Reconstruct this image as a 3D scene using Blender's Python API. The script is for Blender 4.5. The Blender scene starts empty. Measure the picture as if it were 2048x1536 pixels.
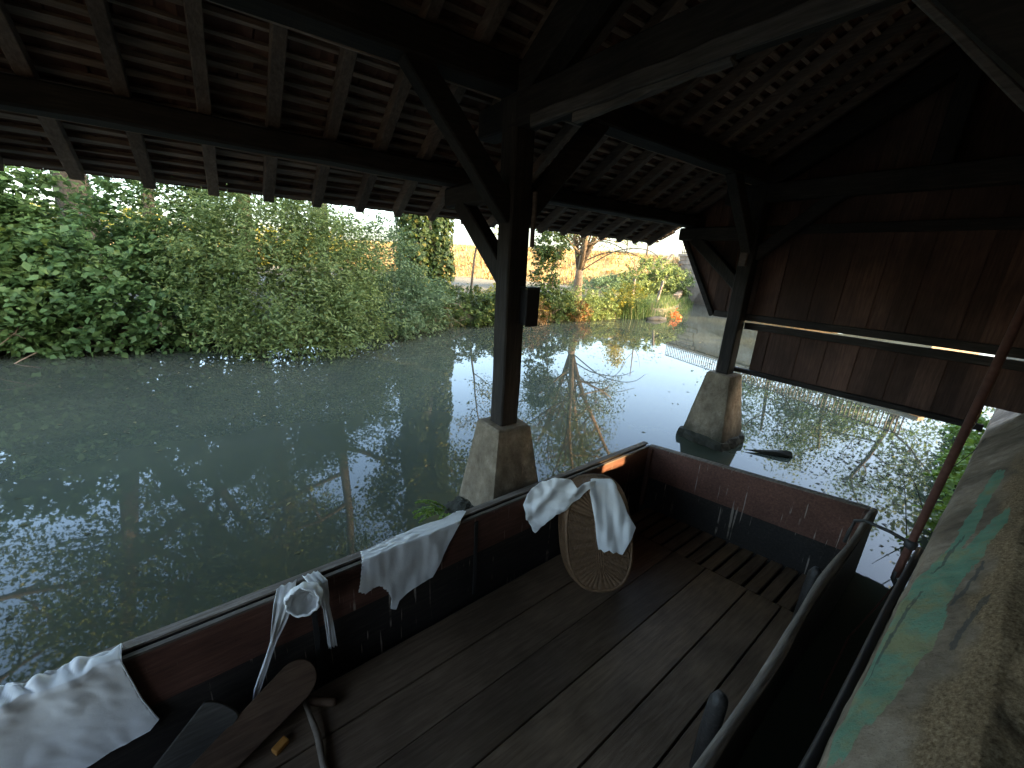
import bpy, bmesh, math, random
import numpy as np
from mathutils import Vector, Matrix, noise

random.seed(7)
RNG = np.random.default_rng(11)
sc = bpy.context.scene
COL = sc.collection

# ------------------------------------------------------------------ camera
def nrm(v):
    v = np.asarray(v, float)
    return v / np.linalg.norm(v)

FPX, HS, H0 = 800.0, 0.0565, 526.0
CAM = np.array([0, 0, 2.3])
_X = nrm([2150 - 1024, H0 + HS * (2150 - 1024) - 768, FPX])
_a = np.array([-1024, H0 + HS * (-1024) - 768, FPX])
_b = np.array([1024, H0 + HS * 1024 - 768, FPX])
_U = nrm(np.cross(_a, _b))
if _U[1] > 0:
    _U = -_U
_Y = np.cross(_U, _X)
ROT = np.stack([_X, _Y, _U])
cd = bpy.data.cameras.new('camera')
cam = bpy.data.objects.new('camera', cd)
COL.objects.link(cam)
cd.sensor_width = 36.0
cd.lens = FPX / 2048 * 36.0
cd.clip_start = 0.02
cd.clip_end = 2000
_r, _u, _bk = ROT @ [1, 0, 0], ROT @ [0, -1, 0], ROT @ [0, 0, -1]
cam.matrix_world = Matrix(((_r[0], _u[0], _bk[0], CAM[0]), (_r[1], _u[1], _bk[1], CAM[1]),
                           (_r[2], _u[2], _bk[2], CAM[2]), (0, 0, 0, 1)))
sc.camera = cam

# ------------------------------------------------------------------ world, sun, exposure
SUN_EL = math.radians(19.0)
SUN_AZ = nrm([0.45, -0.90, 0])
w = bpy.data.worlds.new('World')
sc.world = w
w.use_nodes = True
nt = w.node_tree
sky = nt.nodes.new('ShaderNodeTexSky')
sky.sky_type = 'NISHITA'
sky.sun_disc = False
sky.sun_elevation = SUN_EL
sky.sun_rotation = math.atan2(SUN_AZ[0], SUN_AZ[1])
sky.altitude = 100
sky.air_density = 1.0
sky.dust_density = 5.0
sky.ozone_density = 4.5
nt.links.new(sky.outputs[0], nt.nodes['Background'].inputs[0])
nt.nodes['Background'].inputs[1].default_value = 0.15
sd = bpy.data.lights.new('sun', 'SUN')
sd.energy = 2.0
sd.angle = math.radians(0.6)
sd.color = (1.0, 0.76, 0.50)
sun = bpy.data.objects.new('sun', sd)
COL.objects.link(sun)
_sdir = Vector((SUN_AZ[0] * math.cos(SUN_EL), SUN_AZ[1] * math.cos(SUN_EL), math.sin(SUN_EL)))
sun.rotation_euler = _sdir.to_track_quat('Z', 'Y').to_euler()
sun.location = (30, -5, 12)
sc.view_settings.view_transform = 'Standard'
sc.view_settings.look = 'None'
sc.view_settings.gamma = 1.0
sc.view_settings.exposure = 4.0
sc.view_settings.use_white_balance = True          # the phone balanced for the blue shade
sc.view_settings.white_balance_temperature = 8900
sc.view_settings.white_balance_tint = 10
sc.cycles.max_bounces = 8
sc.cycles.diffuse_bounces = 4
sc.cycles.glossy_bounces = 4
sc.cycles.transmission_bounces = 4
sc.cycles.use_denoising = True

# ------------------------------------------------------------------ helpers
def link(o, parent=None):
    COL.objects.link(o)
    if parent is not None:
        o.parent = parent
    return o

def tag(o, label=None, cat=None, group=None, kind=None):
    if label: o['label'] = label
    if cat: o['category'] = cat
    if group: o['group'] = group
    if kind: o['kind'] = kind
    return o

def empty(name, loc=(0, 0, 0)):
    o = bpy.data.objects.new(name, None)
    o.empty_display_size = 0.2
    o.location = loc
    return link(o)

def add(name, me, mat=None, parent=None, loc=None):
    """Links a mesh given in world space; under a parent standing at loc the offset is removed."""
    if mat is not None and not me.materials:
        me.materials.append(mat)
    o = bpy.data.objects.new(name, me)
    link(o, parent)
    if parent is not None:
        off = Vector((0, 0, 0)); p = parent
        while p is not None:
            off += p.location; p = p.parent
        o.location = -off if loc is None else Vector(loc) - off
    elif loc is not None:
        o.location = loc
    return o

def mesh(name, v, f, smooth=False):
    me = bpy.data.meshes.new(name)
    me.from_pydata([tuple(map(float, p)) for p in v], [], [tuple(map(int, q)) for q in f])
    me.update()
    if smooth:
        me.polygons.foreach_set('use_smooth', [True] * len(me.polygons))
    return me

BOXF = [(0, 3, 2, 1), (4, 5, 6, 7), (0, 1, 5, 4), (1, 2, 6, 5), (2, 3, 7, 6), (3, 0, 4, 7)]
def bevelled(me, b, seg=1):
    bm = bmesh.new(); bm.from_mesh(me)
    bmesh.ops.bevel(bm, geom=list(bm.edges), offset=b, segments=seg, affect='EDGES', profile=0.6)
    bm.to_mesh(me); bm.free()
    return me

def box(name, lo, hi, bev=0.0):
    (a, b, c), (d, e, f) = lo, hi
    v = [(a, b, c), (d, b, c), (d, e, c), (a, e, c), (a, b, f), (d, b, f), (d, e, f), (a, e, f)]
    me = mesh(name, v, BOXF)
    return bevelled(me, bev) if bev else me

def beam(name, p, q, wd, ht, up=(0, 0, 1), bev=0.006, segs=1, jit=0.0, seed=0):
    """timber from p to q; wd across, ht along 'up'"""
    p, q = Vector(p), Vector(q)
    d = (q - p).normalized()
    side = d.cross(Vector(up)).normalized()
    u = side.cross(d).normalized()
    v, f = [], []
    rnd = random.Random(seed)
    for i in range(segs + 1):
        c = p.lerp(q, i / segs)
        ja = [Vector((rnd.uniform(-jit, jit), rnd.uniform(-jit, jit), rnd.uniform(-jit, jit))) for _ in range(4)]
        for k, (a, b) in enumerate(((-1, -1), (1, -1), (1, 1), (-1, 1))):
            v.append(c + side * a * wd / 2 + u * b * ht / 2 + ja[k])
    for i in range(segs):
        o = i * 4
        for k in range(4):
            f.append((o + k, o + (k + 1) % 4, o + 4 + (k + 1) % 4, o + 4 + k))
    f.append((3, 2, 1, 0)); o = segs * 4; f.append((o, o + 1, o + 2, o + 3))
    me = mesh(name, v, f)
    return bevelled(me, bev) if bev else me

def tube_arrays(paths, sides=6):
    """paths: list of (points Nx3, radii N) -> verts, faces"""
    V, F, n0 = [], [], 0
    ang = np.linspace(0, 2 * np.pi, sides, endpoint=False)
    ca, sa = np.cos(ang), np.sin(ang)
    for P, Rr in paths:
        P = np.asarray(P, float); Rr = np.asarray(Rr, float); n = len(P)
        T = np.gradient(P, axis=0)
        T /= np.linalg.norm(T, axis=1)[:, None] + 1e-9
        ref = np.array([0, 0, 1.0]) if abs(T[0, 2]) < 0.9 else np.array([1.0, 0, 0])
        S = np.cross(T, ref); S /= np.linalg.norm(S, axis=1)[:, None] + 1e-9
        W = np.cross(S, T)
        ring = P[:, None, :] + Rr[:, None, None] * (S[:, None, :] * ca[None, :, None] + W[:, None, :] * sa[None, :, None])
        V.append(ring.reshape(-1, 3))
        for i in range(n - 1):
            a = n0 + i * sides
            for k in range(sides):
                k2 = (k + 1) % sides
                F.append((a + k, a + k2, a + sides + k2, a + sides + k))
        F.append(tuple(n0 + k for k in reversed(range(sides))))
        F.append(tuple(n0 + (n - 1) * sides + k for k in range(sides)))
        n0 += n * sides
    return np.concatenate(V), F

def tubes(name, paths, sides=6):
    v, f = tube_arrays(paths, sides)
    return mesh(name, v, f, True)

# ------------------------------------------------------------------ materials
def mat_new(name):
    m = bpy.data.materials.new(name)
    m.use_nodes = True
    return m, m.node_tree, m.node_tree.nodes['Principled BSDF']

def ramp(nt, fac, stops):
    r = nt.nodes.new('ShaderNodeValToRGB')
    el = r.color_ramp.elements
    while len(el) < len(stops):
        el.new(0.5)
    for e, (p, c) in zip(el, stops):
        e.position = p
        e.color = (*c, 1)
    nt.links.new(fac, r.inputs[0])
    return r.outputs[0]

def noise_tex(nt, scale, detail=5, rough=0.6, stretch=(1, 1, 1), coord='Object', dist=0.0):
    tc = nt.nodes.new('ShaderNodeTexCoord')
    mp = nt.nodes.new('ShaderNodeMapping')
    mp.inputs['Scale'].default_value = stretch
    nt.links.new(tc.outputs[coord], mp.inputs[0])
    n = nt.nodes.new('ShaderNodeTexNoise')
    n.inputs['Scale'].default_value = scale
    n.inputs['Detail'].default_value = detail
    n.inputs['Roughness'].default_value = rough
    n.inputs['Distortion'].default_value = dist
    nt.links.new(mp.outputs[0], n.inputs['Vector'])
    return n.outputs['Fac']

def mixc(nt, fac, a, b, mode='MIX'):
    m = nt.nodes.new('ShaderNodeMix')
    m.data_type = 'RGBA'
    m.blend_type = mode
    for val, idx in ((a, 6), (b, 7)):
        if isinstance(val, tuple):
            m.inputs[idx].default_value = (*val, 1)
        else:
            nt.links.new(val, m.inputs[idx])
    if isinstance(fac, float):
        m.inputs[0].default_value = fac
    else:
        nt.links.new(fac, m.inputs[0])
    return m.outputs[2]

def bump(nt, bs, h, strength=0.4, dist=0.01):
    b = nt.nodes.new('ShaderNodeBump')
    b.inputs['Strength'].default_value = strength
    b.inputs['Distance'].default_value = dist
    nt.links.new(h, b.inputs['Height'])
    nt.links.new(b.outputs[0], bs.inputs['Normal'])

def m_wood(name, dark, mid, light, axis=0, rough=0.8, scale=6.0, spec=0.25, per_object=0.25):
    m, nt, bs = mat_new(name)
    st = [9, 9, 9]; st[axis] = 0.7
    g = noise_tex(nt, scale, 6, 0.65, tuple(st), dist=0.4)
    c = ramp(nt, g, [(0.25, dark), (0.5, mid), (0.78, light)])
    big = noise_tex(nt, 1.7, 3, 0.6)
    c = mixc(nt, ramp(nt, big, [(0.35, (0.55, 0.55, 0.55)), (0.7, (1.15, 1.12, 1.1))]), (0, 0, 0), c)
    oi = nt.nodes.new('ShaderNodeObjectInfo')
    hsv = nt.nodes.new('ShaderNodeHueSaturation')
    mr = nt.nodes.new('ShaderNodeMapRange')
    mr.inputs[3].default_value = 1 - per_object
    mr.inputs[4].default_value = 1 + per_object
    nt.links.new(oi.outputs['Random'], mr.inputs[0])
    nt.links.new(mr.outputs[0], hsv.inputs['Value'])
    nt.links.new(c, hsv.inputs['Color'])
    nt.links.new(hsv.outputs[0], bs.inputs['Base Color'])
    bs.inputs['Roughness'].default_value = rough
    bs.inputs['Specular IOR Level'].default_value = spec
    bump(nt, bs, g, 0.5, 0.006)
    return m

def m_rough(name, stops, scale=8, rough=0.9, bump_s=0.5, bump_d=0.01, spec=0.2, detail=8, big=1.2, coord='Object'):
    m, nt, bs = mat_new(name)
    n1 = noise_tex(nt, scale, detail, 0.65, coord=coord)
    n2 = noise_tex(nt, big, 4, 0.6, coord=coord)
    mx = nt.nodes.new('ShaderNodeMath'); mx.operation = 'MULTIPLY_ADD'
    nt.links.new(n1, mx.inputs[0]); mx.inputs[1].default_value = 0.55
    m2 = nt.nodes.new('ShaderNodeMath'); m2.operation = 'MULTIPLY'
    nt.links.new(n2, m2.inputs[0]); m2.inputs[1].default_value = 0.45
    nt.links.new(m2.outputs[0], mx.inputs[2])
    nt.links.new(ramp(nt, mx.outputs[0], stops), bs.inputs['Base Color'])
    bs.inputs['Roughness'].default_value = rough
    bs.inputs['Specular IOR Level'].default_value = spec
    bump(nt, bs, n1, bump_s, bump_d)
    return m

def m_leaf(name, stops, trans=0.35, gloss=0.3):
    m, nt, bs = mat_new(name)
    at = nt.nodes.new('ShaderNodeAttribute')
    at.attribute_name = 'tint'
    c = ramp(nt, at.outputs['Fac'], stops)
    nt.links.new(c, bs.inputs['Base Color'])
    bs.inputs['Roughness'].default_value = 0.5
    bs.inputs['Specular IOR Level'].default_value = gloss
    tr = nt.nodes.new('ShaderNodeBsdfTranslucent')
    hs = nt.nodes.new('ShaderNodeHueSaturation')
    hs.inputs['Value'].default_value = 1.3
    hs.inputs['Hue'].default_value = 0.485
    nt.links.new(c, hs.inputs['Color'])
    nt.links.new(hs.outputs[0], tr.inputs[0])
    mx = nt.nodes.new('ShaderNodeMixShader')
    mx.inputs[0].default_value = trans
    nt.links.new(bs.outputs[0], mx.inputs[1])
    nt.links.new(tr.outputs[0], mx.inputs[2])
    nt.links.new(mx.outputs[0], nt.nodes['Material Output'].inputs[0])
    return m

def m_plain(name, c, rough=0.6, metal=0.0, spec=0.3):
    return m_rough(name, [(0.3, tuple(x * 0.65 for x in c)), (0.7, tuple(min(1, x * 1.25) for x in c))], 14, rough, 0.2, 0.003, spec)

M = {}
M['beam_x'] = m_wood('dark beam timber along the river', (0.014, 0.011, 0.009), (0.028, 0.022, 0.018), (0.055, 0.044, 0.037), 0)
M['beam_y'] = m_wood('dark beam timber across', (0.014, 0.011, 0.009), (0.028, 0.022, 0.018), (0.055, 0.044, 0.037), 1)
M['beam_z'] = m_wood('dark post timber', (0.016, 0.012, 0.010), (0.032, 0.025, 0.02), (0.065, 0.05, 0.042), 2)
M['grey_y'] = m_wood('weathered grey timber', (0.06, 0.05, 0.043), (0.12, 0.102, 0.09), (0.20, 0.175, 0.155), 1)
M['rafter'] = m_wood('rafter timber', (0.11, 0.08, 0.065), (0.19, 0.14, 0.115), (0.29, 0.225, 0.19), 1)
M['batten'] = m_wood('roof batten timber', (0.18, 0.13, 0.105), (0.31, 0.235, 0.19), (0.45, 0.35, 0.29), 0)
M['plank'] = m_wood('brown wall planks', (0.052, 0.025, 0.018), (0.092, 0.046, 0.033), (0.14, 0.076, 0.056), 2, per_object=0.35)
M['tile'] = m_rough('fired clay tile', [(0.3, (0.07, 0.036, 0.028)), (0.5, (0.14, 0.072, 0.056)), (0.75, (0.21, 0.125, 0.10))], 9, 0.9, 0.3, 0.004)
M['hull_red'] = m_wood('worn red brown hull paint', (0.07, 0.028, 0.019), (0.13, 0.053, 0.036), (0.20, 0.09, 0.064), 0, 0.55, spec=0.4)
M['hull_tar'] = m_wood('black tarred planks', (0.013, 0.011, 0.010), (0.026, 0.021, 0.018), (0.06, 0.048, 0.042), 0, 0.55, spec=0.4)
M['gunwale'] = m_wood('worn bare gunwale', (0.09, 0.07, 0.055), (0.19, 0.155, 0.13), (0.32, 0.28, 0.24), 0)
M['deck'] = m_wood('grey brown deck boards', (0.11, 0.066, 0.040), (0.185, 0.115, 0.072), (0.27, 0.18, 0.12), 0, 0.5, spec=0.4)
M['iron'] = m_plain('dark iron', (0.03, 0.028, 0.027), 0.6, 0.0, 0.4)
M['rust'] = m_rough('rusty red iron', [(0.3, (0.05, 0.022, 0.017)), (0.55, (0.11, 0.045, 0.034)), (0.75, (0.17, 0.09, 0.07))], 22, 0.7, 0.4, 0.003)
M['black'] = m_plain('black plastic', (0.012, 0.012, 0.014), 0.5)
M['linen'] = m_rough('white linen', [(0.3, (0.70, 0.69, 0.67)), (0.7, (0.82, 0.81, 0.79))], 13, 0.95, 0.30, 0.008, 0.1)
M['bark'] = m_rough('grey brown bark', [(0.3, (0.05, 0.042, 0.034)), (0.55, (0.13, 0.11, 0.09)), (0.78, (0.24, 0.21, 0.17))], 9, 0.95, 0.8, 0.03)
M['bark_dark'] = m_rough('dark bark', [(0.3, (0.025, 0.021, 0.017)), (0.55, (0.06, 0.05, 0.04)), (0.78, (0.11, 0.095, 0.078))], 9, 0.95, 0.8, 0.03)
M['bark_warm'] = m_rough('tan bark', [(0.3, (0.11, 0.075, 0.05)), (0.55, (0.26, 0.18, 0.12)), (0.78, (0.40, 0.30, 0.21))], 9, 0.95, 0.8, 0.03)
M['stone'] = m_rough('bridge limestone', [(0.3, (0.22, 0.16, 0.11)), (0.55, (0.38, 0.29, 0.21)), (0.78, (0.5, 0.42, 0.33))], 3, 0.95, 0.6, 0.03)
M['moss'] = m_rough('dark wet mossy stone', [(0.3, (0.018, 0.018, 0.014)), (0.6, (0.045, 0.043, 0.033)), (0.8, (0.09, 0.085, 0.065))], 14, 0.8, 0.9, 0.03)
M['paint_green'] = m_rough('green wall paint', [(0.28, (0.06, 0.22, 0.15)), (0.5, (0.11, 0.36, 0.25)), (0.66, (0.22, 0.30, 0.13)), (0.8, (0.30, 0.30, 0.17))], 7, 0.85, 0.3, 0.003, big=2.2)
M['paint_grey'] = m_plain('dark grey wall paint', (0.10, 0.11, 0.11), 0.9)
M['wicker'] = m_rough('brown wicker', [(0.3, (0.10, 0.05, 0.024)), (0.55, (0.23, 0.12, 0.06)), (0.78, (0.36, 0.21, 0.115))], 40, 0.6, 0.4, 0.003, 0.4)
M['bat_wood'] = m_wood('brown beech', (0.065, 0.032, 0.018), (0.11, 0.058, 0.033), (0.16, 0.092, 0.056), 0, 0.8)
M['board_grey'] = m_wood('grey scrubbed board', (0.065, 0.056, 0.045), (0.105, 0.092, 0.076), (0.16, 0.142, 0.12), 0, 0.9)
M['stick'] = m_rough('peeled stick', [(0.3, (0.13, 0.09, 0.06)), (0.6, (0.26, 0.2, 0.15)), (0.8, (0.38, 0.32, 0.26))], 20, 0.8)
M['soap'] = m_plain('orange soap', (0.55, 0.22, 0.05), 0.6)

def m_concrete(name, a, b, c):
    m, nt, bs = mat_new(name)
    n1 = noise_tex(nt, 11, 10, 0.7)
    n2 = noise_tex(nt, 55, 6, 0.75)
    n3 = noise_tex(nt, 2.2, 5, 0.65, (1, 1, 0.5))
    col = ramp(nt, n1, [(0.28, a), (0.52, b), (0.75, c)])
    col = mixc(nt, ramp(nt, n3, [(0.42, (0, 0, 0)), (0.64, (0.75, 0.75, 0.75))]), col, tuple(x * 0.42 for x in a))
    col = mixc(nt, ramp(nt, n2, [(0.55, (0, 0, 0)), (0.72, (0.6, 0.6, 0.6))]), col, tuple(x * 0.4 for x in a))
    nt.links.new(col, bs.inputs['Base Color'])
    bs.inputs['Roughness'].default_value = 0.92
    bs.inputs['Specular IOR Level'].default_value = 0.2
    ad = nt.nodes.new('ShaderNodeMath'); ad.operation = 'ADD'
    nt.links.new(n1, ad.inputs[0]); nt.links.new(n2, ad.inputs[1])
    bump(nt, bs, ad.outputs[0], 0.7, 0.012)
    return m
M['pillar'] = m_concrete('weathered cast stone', (0.16, 0.118, 0.08), (0.265, 0.205, 0.145), (0.37, 0.30, 0.225))
nt = M['pillar'].node_tree; bs = nt.nodes['Principled BSDF']
tc = nt.nodes.new('ShaderNodeTexCoord'); sx = nt.nodes.new('ShaderNodeSeparateXYZ'); nt.links.new(tc.outputs['Object'], sx.inputs[0])
ma = nt.nodes.new('ShaderNodeMath'); ma.operation = 'MULTIPLY_ADD'; nt.links.new(noise_tex(nt, 9, 5, 0.7), ma.inputs[0]); ma.inputs[1].default_value = 0.35; nt.links.new(sx.outputs[2], ma.inputs[2])
nt.links.new(mixc(nt, ramp(nt, ma.outputs[0], [(0.22, (0.9, 0.9, 0.9)), (0.46, (0, 0, 0))]), bs.inputs['Base Color'].links[0].from_socket, (0.035, 0.036, 0.026)), bs.inputs['Base Color'])
M['wall'] = m_concrete('stained bank wall render', (0.19, 0.14, 0.10), (0.31, 0.24, 0.18), (0.42, 0.34, 0.265))
M['wall_top'] = m_concrete('rough earthy wall stone', (0.15, 0.10, 0.06), (0.24, 0.165, 0.10), (0.34, 0.25, 0.16))

nt = M['wall'].node_tree; bs = nt.nodes['Principled BSDF']
at = nt.nodes.new('ShaderNodeAttribute'); at.attribute_name = 'earthy'
eth = ramp(nt, noise_tex(nt, 95, 6, 0.8, (0.7, 1, 1)), [(0.34, (0.09, 0.058, 0.034)), (0.5, (0.25, 0.168, 0.10)), (0.66, (0.42, 0.31, 0.20))])
cc = mixc(nt, at.outputs['Fac'], bs.inputs['Base Color'].links[0].from_socket, eth)
pa = nt.nodes.new('ShaderNodeAttribute'); pa.attribute_name = 'paint'
green = ramp(nt, noise_tex(nt, 3.2, 6, 0.7), [(0.36, (0.10, 0.235, 0.165)), (0.50, (0.14, 0.29, 0.20)), (0.62, (0.24, 0.255, 0.14))])
mm = nt.nodes.new('ShaderNodeMath'); mm.operation = 'MULTIPLY'
nt.links.new(pa.outputs['Fac'], mm.inputs[0]); nt.links.new(ramp(nt, noise_tex(nt, 24, 8, 0.75), [(0.30, (0.5, 0.5, 0.5)), (0.50, (1, 1, 1))]), mm.inputs[1])
cc = mixc(nt, mm.outputs[0], cc, green)
la = nt.nodes.new('ShaderNodeAttribute'); la.attribute_name = 'line'
mm = nt.nodes.new('ShaderNodeMath'); mm.operation = 'MULTIPLY'; nt.links.new(la.outputs['Fac'], mm.inputs[0]); mm.inputs[1].default_value = 0.7
cc = mixc(nt, mm.outputs[0], cc, (0.06, 0.07, 0.07))
nt.links.new(cc, bs.inputs['Base Color'])
M['leaf_dark'] = m_leaf('dark hazel leaves', [(0.0, (0.045, 0.095, 0.034)), (0.5, (0.080, 0.155, 0.052)), (1.0, (0.135, 0.225, 0.075))])
M['leaf_mid'] = m_leaf('mid green willow leaves', [(0.0, (0.080, 0.13, 0.042)), (0.55, (0.140, 0.20, 0.065)), (1.0, (0.225, 0.27, 0.095))])
M['leaf_blue'] = m_leaf('blue green leaves', [(0.0, (0.055, 0.105, 0.052)), (0.6, (0.09, 0.155, 0.075)), (1.0, (0.15, 0.21, 0.11))])
M['leaf_ivy'] = m_leaf('ivy leaves', [(0.0, (0.03, 0.065, 0.02)), (0.6, (0.07, 0.115, 0.03)), (0.9, (0.13, 0.16, 0.04)), (1.0, (0.35, 0.28, 0.05))])
M['leaf_yellow'] = m_leaf('yellowing leaves', [(0.0, (0.09, 0.13, 0.03)), (0.5, (0.21, 0.22, 0.04)), (1.0, (0.45, 0.34, 0.05))])
M['leaf_bright'] = m_leaf('bright yellow leaves', [(0.0, (0.35, 0.33, 0.05)), (1.0, (0.6, 0.48, 0.07))], 0.5)
M['leaf_orange'] = m_leaf('orange autumn leaves', [(0.0, (0.12, 0.11, 0.04)), (0.5, (0.22, 0.13, 0.05)), (1.0, (0.34, 0.18, 0.07))])
M['leaf_sprig'] = m_leaf('vivid orange leaves', [(0.0, (0.5, 0.16, 0.04)), (1.0, (0.65, 0.25, 0.08))])
M['leaf_grass'] = m_leaf('grass blades', [(0.0, (0.05, 0.10, 0.03)), (0.7, (0.10, 0.17, 0.05)), (1.0, (0.26, 0.24, 0.10))])
M['leaf_dry'] = m_leaf('dry grass', [(0.0, (0.24, 0.14, 0.06)), (0.6, (0.36, 0.25, 0.11)), (1.0, (0.17, 0.19, 0.07))], 0.25)
M['leaf_fern'] = m_leaf('fresh fern', [(0.0, (0.10, 0.20, 0.03)), (1.0, (0.22, 0.34, 0.05))])
M['leaf_float'] = m_leaf('floating leaves', [(0.0, (0.035, 0.035, 0.02)), (0.75, (0.09, 0.085, 0.045)), (1.0, (0.26, 0.23, 0.11))], 0.1, 0.05)

# water
m, nt, bs = mat_new('murky river water')
n1 = noise_tex(nt, 0.35, 4, 0.6, coord='Object')
nt.links.new(ramp(nt, n1, [(0.35, (0.036, 0.046, 0.035)), (0.65, (0.052, 0.060, 0.045))]), bs.inputs['Base Color'])
bs.inputs['Roughness'].default_value = 0.02
bs.inputs['IOR'].default_value = 1.333
bs.inputs['Specular IOR Level'].default_value = 0.45
a1 = noise_tex(nt, 0.7, 2, 0.5, coord='Object')
a2 = noise_tex(nt, 7.0, 2, 0.5, coord='Object')
ad = nt.nodes.new('ShaderNodeMath'); ad.operation = 'MULTIPLY_ADD'
nt.links.new(a2, ad.inputs[0]); ad.inputs[1].default_value = 0.015; nt.links.new(a1, ad.inputs[2])
bump(nt, bs, ad.outputs[0], 0.012, 0.006)
M['water'] = m

# ground
m, nt, bs = mat_new('river bank, field and dry embankment')
tc = nt.nodes.new('ShaderNodeTexCoord')
at = nt.nodes.new('ShaderNodeAttribute'); at.attribute_name = 'zone'
g1 = noise_tex(nt, 3.0, 8, 0.7)
g2 = noise_tex(nt, 14.0, 6, 0.7)
earth = ramp(nt, g1, [(0.3, (0.07, 0.055, 0.038)), (0.55, (0.13, 0.11, 0.07)), (0.75, (0.10, 0.13, 0.05))])
g3 = noise_tex(nt, 1.6, 8, 0.7)
grass = ramp(nt, g3, [(0.3, (0.07, 0.072, 0.05)), (0.6, (0.11, 0.105, 0.075)), (0.8, (0.16, 0.15, 0.11))])
g4 = noise_tex(nt, 1.1, 9, 0.75, (1, 1, 3))
dry = ramp(nt, g4, [(0.3, (0.20, 0.12, 0.055)), (0.45, (0.29, 0.185, 0.08)), (0.6, (0.36, 0.25, 0.11)), (0.75, (0.22, 0.21, 0.08))])
c = mixc(nt, ramp(nt, at.outputs['Fac'], [(0.30, (0, 0, 0)), (0.36, (1, 1, 1))]), earth, grass)
c = mixc(nt, ramp(nt, at.outputs['Fac'], [(0.62, (0, 0, 0)), (0.66, (1, 1, 1))]), c, dry)
nt.links.new(c, bs.inputs['Base Color'])
bs.inputs['Roughness'].default_value = 0.95
bump(nt, bs, g2, 0.8, 0.06)
M['ground'] = m

# ------------------------------------------------------------------ terrain and water
def lerp_tab(x, tab):
    return float(np.interp(x, [t[0] for t in tab], [t[1] for t in tab]))
FAR = [(-60, 12.5), (-4, 12.5), (0, 12.3), (6, 12.9), (15, 12.7), (19, 12.2), (22, 13.2), (26, 15.3), (30, 17.5), (36, 18.0), (60, 20), (160, 30)]
NEAR = [(-60, 0.0), (6, 0.0), (8, 0.15), (12, 0.3), (20, 1.0), (30, 2.5), (60, 0), (160, -10)]
E0, EN = np.array([33.8, 20.6]), nrm([0.835, 0.55])
def sstep(a, b, x):
    t = min(1, max(0, (x - a) / (b - a)))
    return t * t * (3 - 2 * t)
def height(x, y):
    yf, yn = lerp_tab(x, FAR), lerp_tab(x, NEAR)
    if y > (yf + yn) / 2:
        h = -0.9 + 1.45 * sstep(-0.9, 0.9, y - yf) + 0.45 * sstep(0.9, 7, y - yf)
        s = (np.array([x, y]) - E0) @ EN
        if y > yf:
            h += 2.5 * sstep(-9.5, -2.5, s) * sstep(0, 3.0, y - yf)
            h += 1.5 * sstep(4, 60, s)
            h += 0.10 * noise.noise((x * 0.5, y * 0.5, 0.3))
    else:
        h = -0.9 + 1.6 * sstep(-0.3, 1.4, yn - y)
        if x > 6.1:
            h = -0.9 + 1.9 * sstep(-0.6, 1.6, yn - y) + 0.08 * noise.noise((x, y, 0.7))
    return h
xs = np.unique(np.concatenate([np.linspace(-160, -20, 15), np.linspace(-20, 45, 110), np.linspace(45, 240, 20)]))
ys = np.unique(np.concatenate([np.linspace(-120, -4, 12), np.linspace(-4, 3, 22), np.linspace(3, 11, 5), np.linspace(11, 24, 36), np.linspace(24, 60, 36), np.linspace(60, 400, 14)]))
gv, gz = [], []
for y in ys:
    for x in xs:
        gv.append((x, y, height(x, y)))
        s = (np.array([x, y]) - E0) @ EN
        yf = lerp_tab(x, FAR)
        z = 0.1
        if y > yf + 3.0:
            z = 0.5
        if y > yf + 2 and s > -9.2:
            z = 1.0
        gz.append(z)
nx = len(xs)
gf = [(j * nx + i, j * nx + i + 1, (j + 1) * nx + i + 1, (j + 1) * nx + i) for j in range(len(ys) - 1) for i in range(nx - 1)]
me = mesh('ground', gv, gf, True)
at = me.attributes.new('zone', 'FLOAT', 'POINT')
at.data.foreach_set('value', gz)
tag(add('ground', me, M['ground']), kind='structure')

# boat frame of reference
BA = np.array([-0.894, 2.058]); BD = nrm([4.478, 0.189]); BN = np.array([-BD[1], BD[0]])   # BN points to the river
def PL(s, off=0.0):                      # a point on the river side's inner face
    return BA + BD * s + BN * off
ZG, ZF = 0.5, -0.22
S1 = 4.48                                # far corner along the river side
RIGHT = [(-2.45, 0.22, 0.5), (-1.0, 0.29, 0.5), (0.4, 0.345, 0.5), (1.244, 0.375, 0.5), (1.717, 0.396, 0.5), (2.24, 0.432, 0.51), (3.0, 0.455, 0.535), (3.5, 0.475, 0.55), (4.02, 0.500, 0.57)]
CORN = PL(S1)
hole = [(PL(-1.6, 0.05)), (PL(S1 + 0.03, 0.05)), np.array([4.06, 0.48]), np.array([-2.47, 0.20])]
outer = [(-160, 60), (240, 60), (240, -60), (-160, -60)]
wv = [(p[0], p[1], 0) for p in hole] + [(a, b, 0) for a, b in outer]
wf = [(0, 1, 5, 4), (1, 2, 6, 5), (2, 3, 7, 6), (3, 0, 4, 7)]
tag(add('river_water', mesh('river_water', wv, [tuple(reversed(q)) for q in wf]), M['water']), kind='structure')

# ------------------------------------------------------------------ wash house
WH = tag(empty('wash_house', (1.87, 2.58, 0)), 'open dark timber wash house with tiled roof standing on stone pillars in the river', 'wash house')
PX = [-1.86, 1.87, 5.62]
PY = 2.58
KY = -0.5                                # bank side posts
def zr(y):                               # underside of the river-side rafters
    return 3.09 - 0.6 * (y - 3.4)
RY = 1.04                                # ridge
RZ = zr(RY)
def zb(y):                               # bank-side slope
    return RZ - 0.6 * (RY - y)
EAVE_Y, EAVE_B = 4.13, -1.8
X0, X1 = -3.5, 5.92
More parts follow.
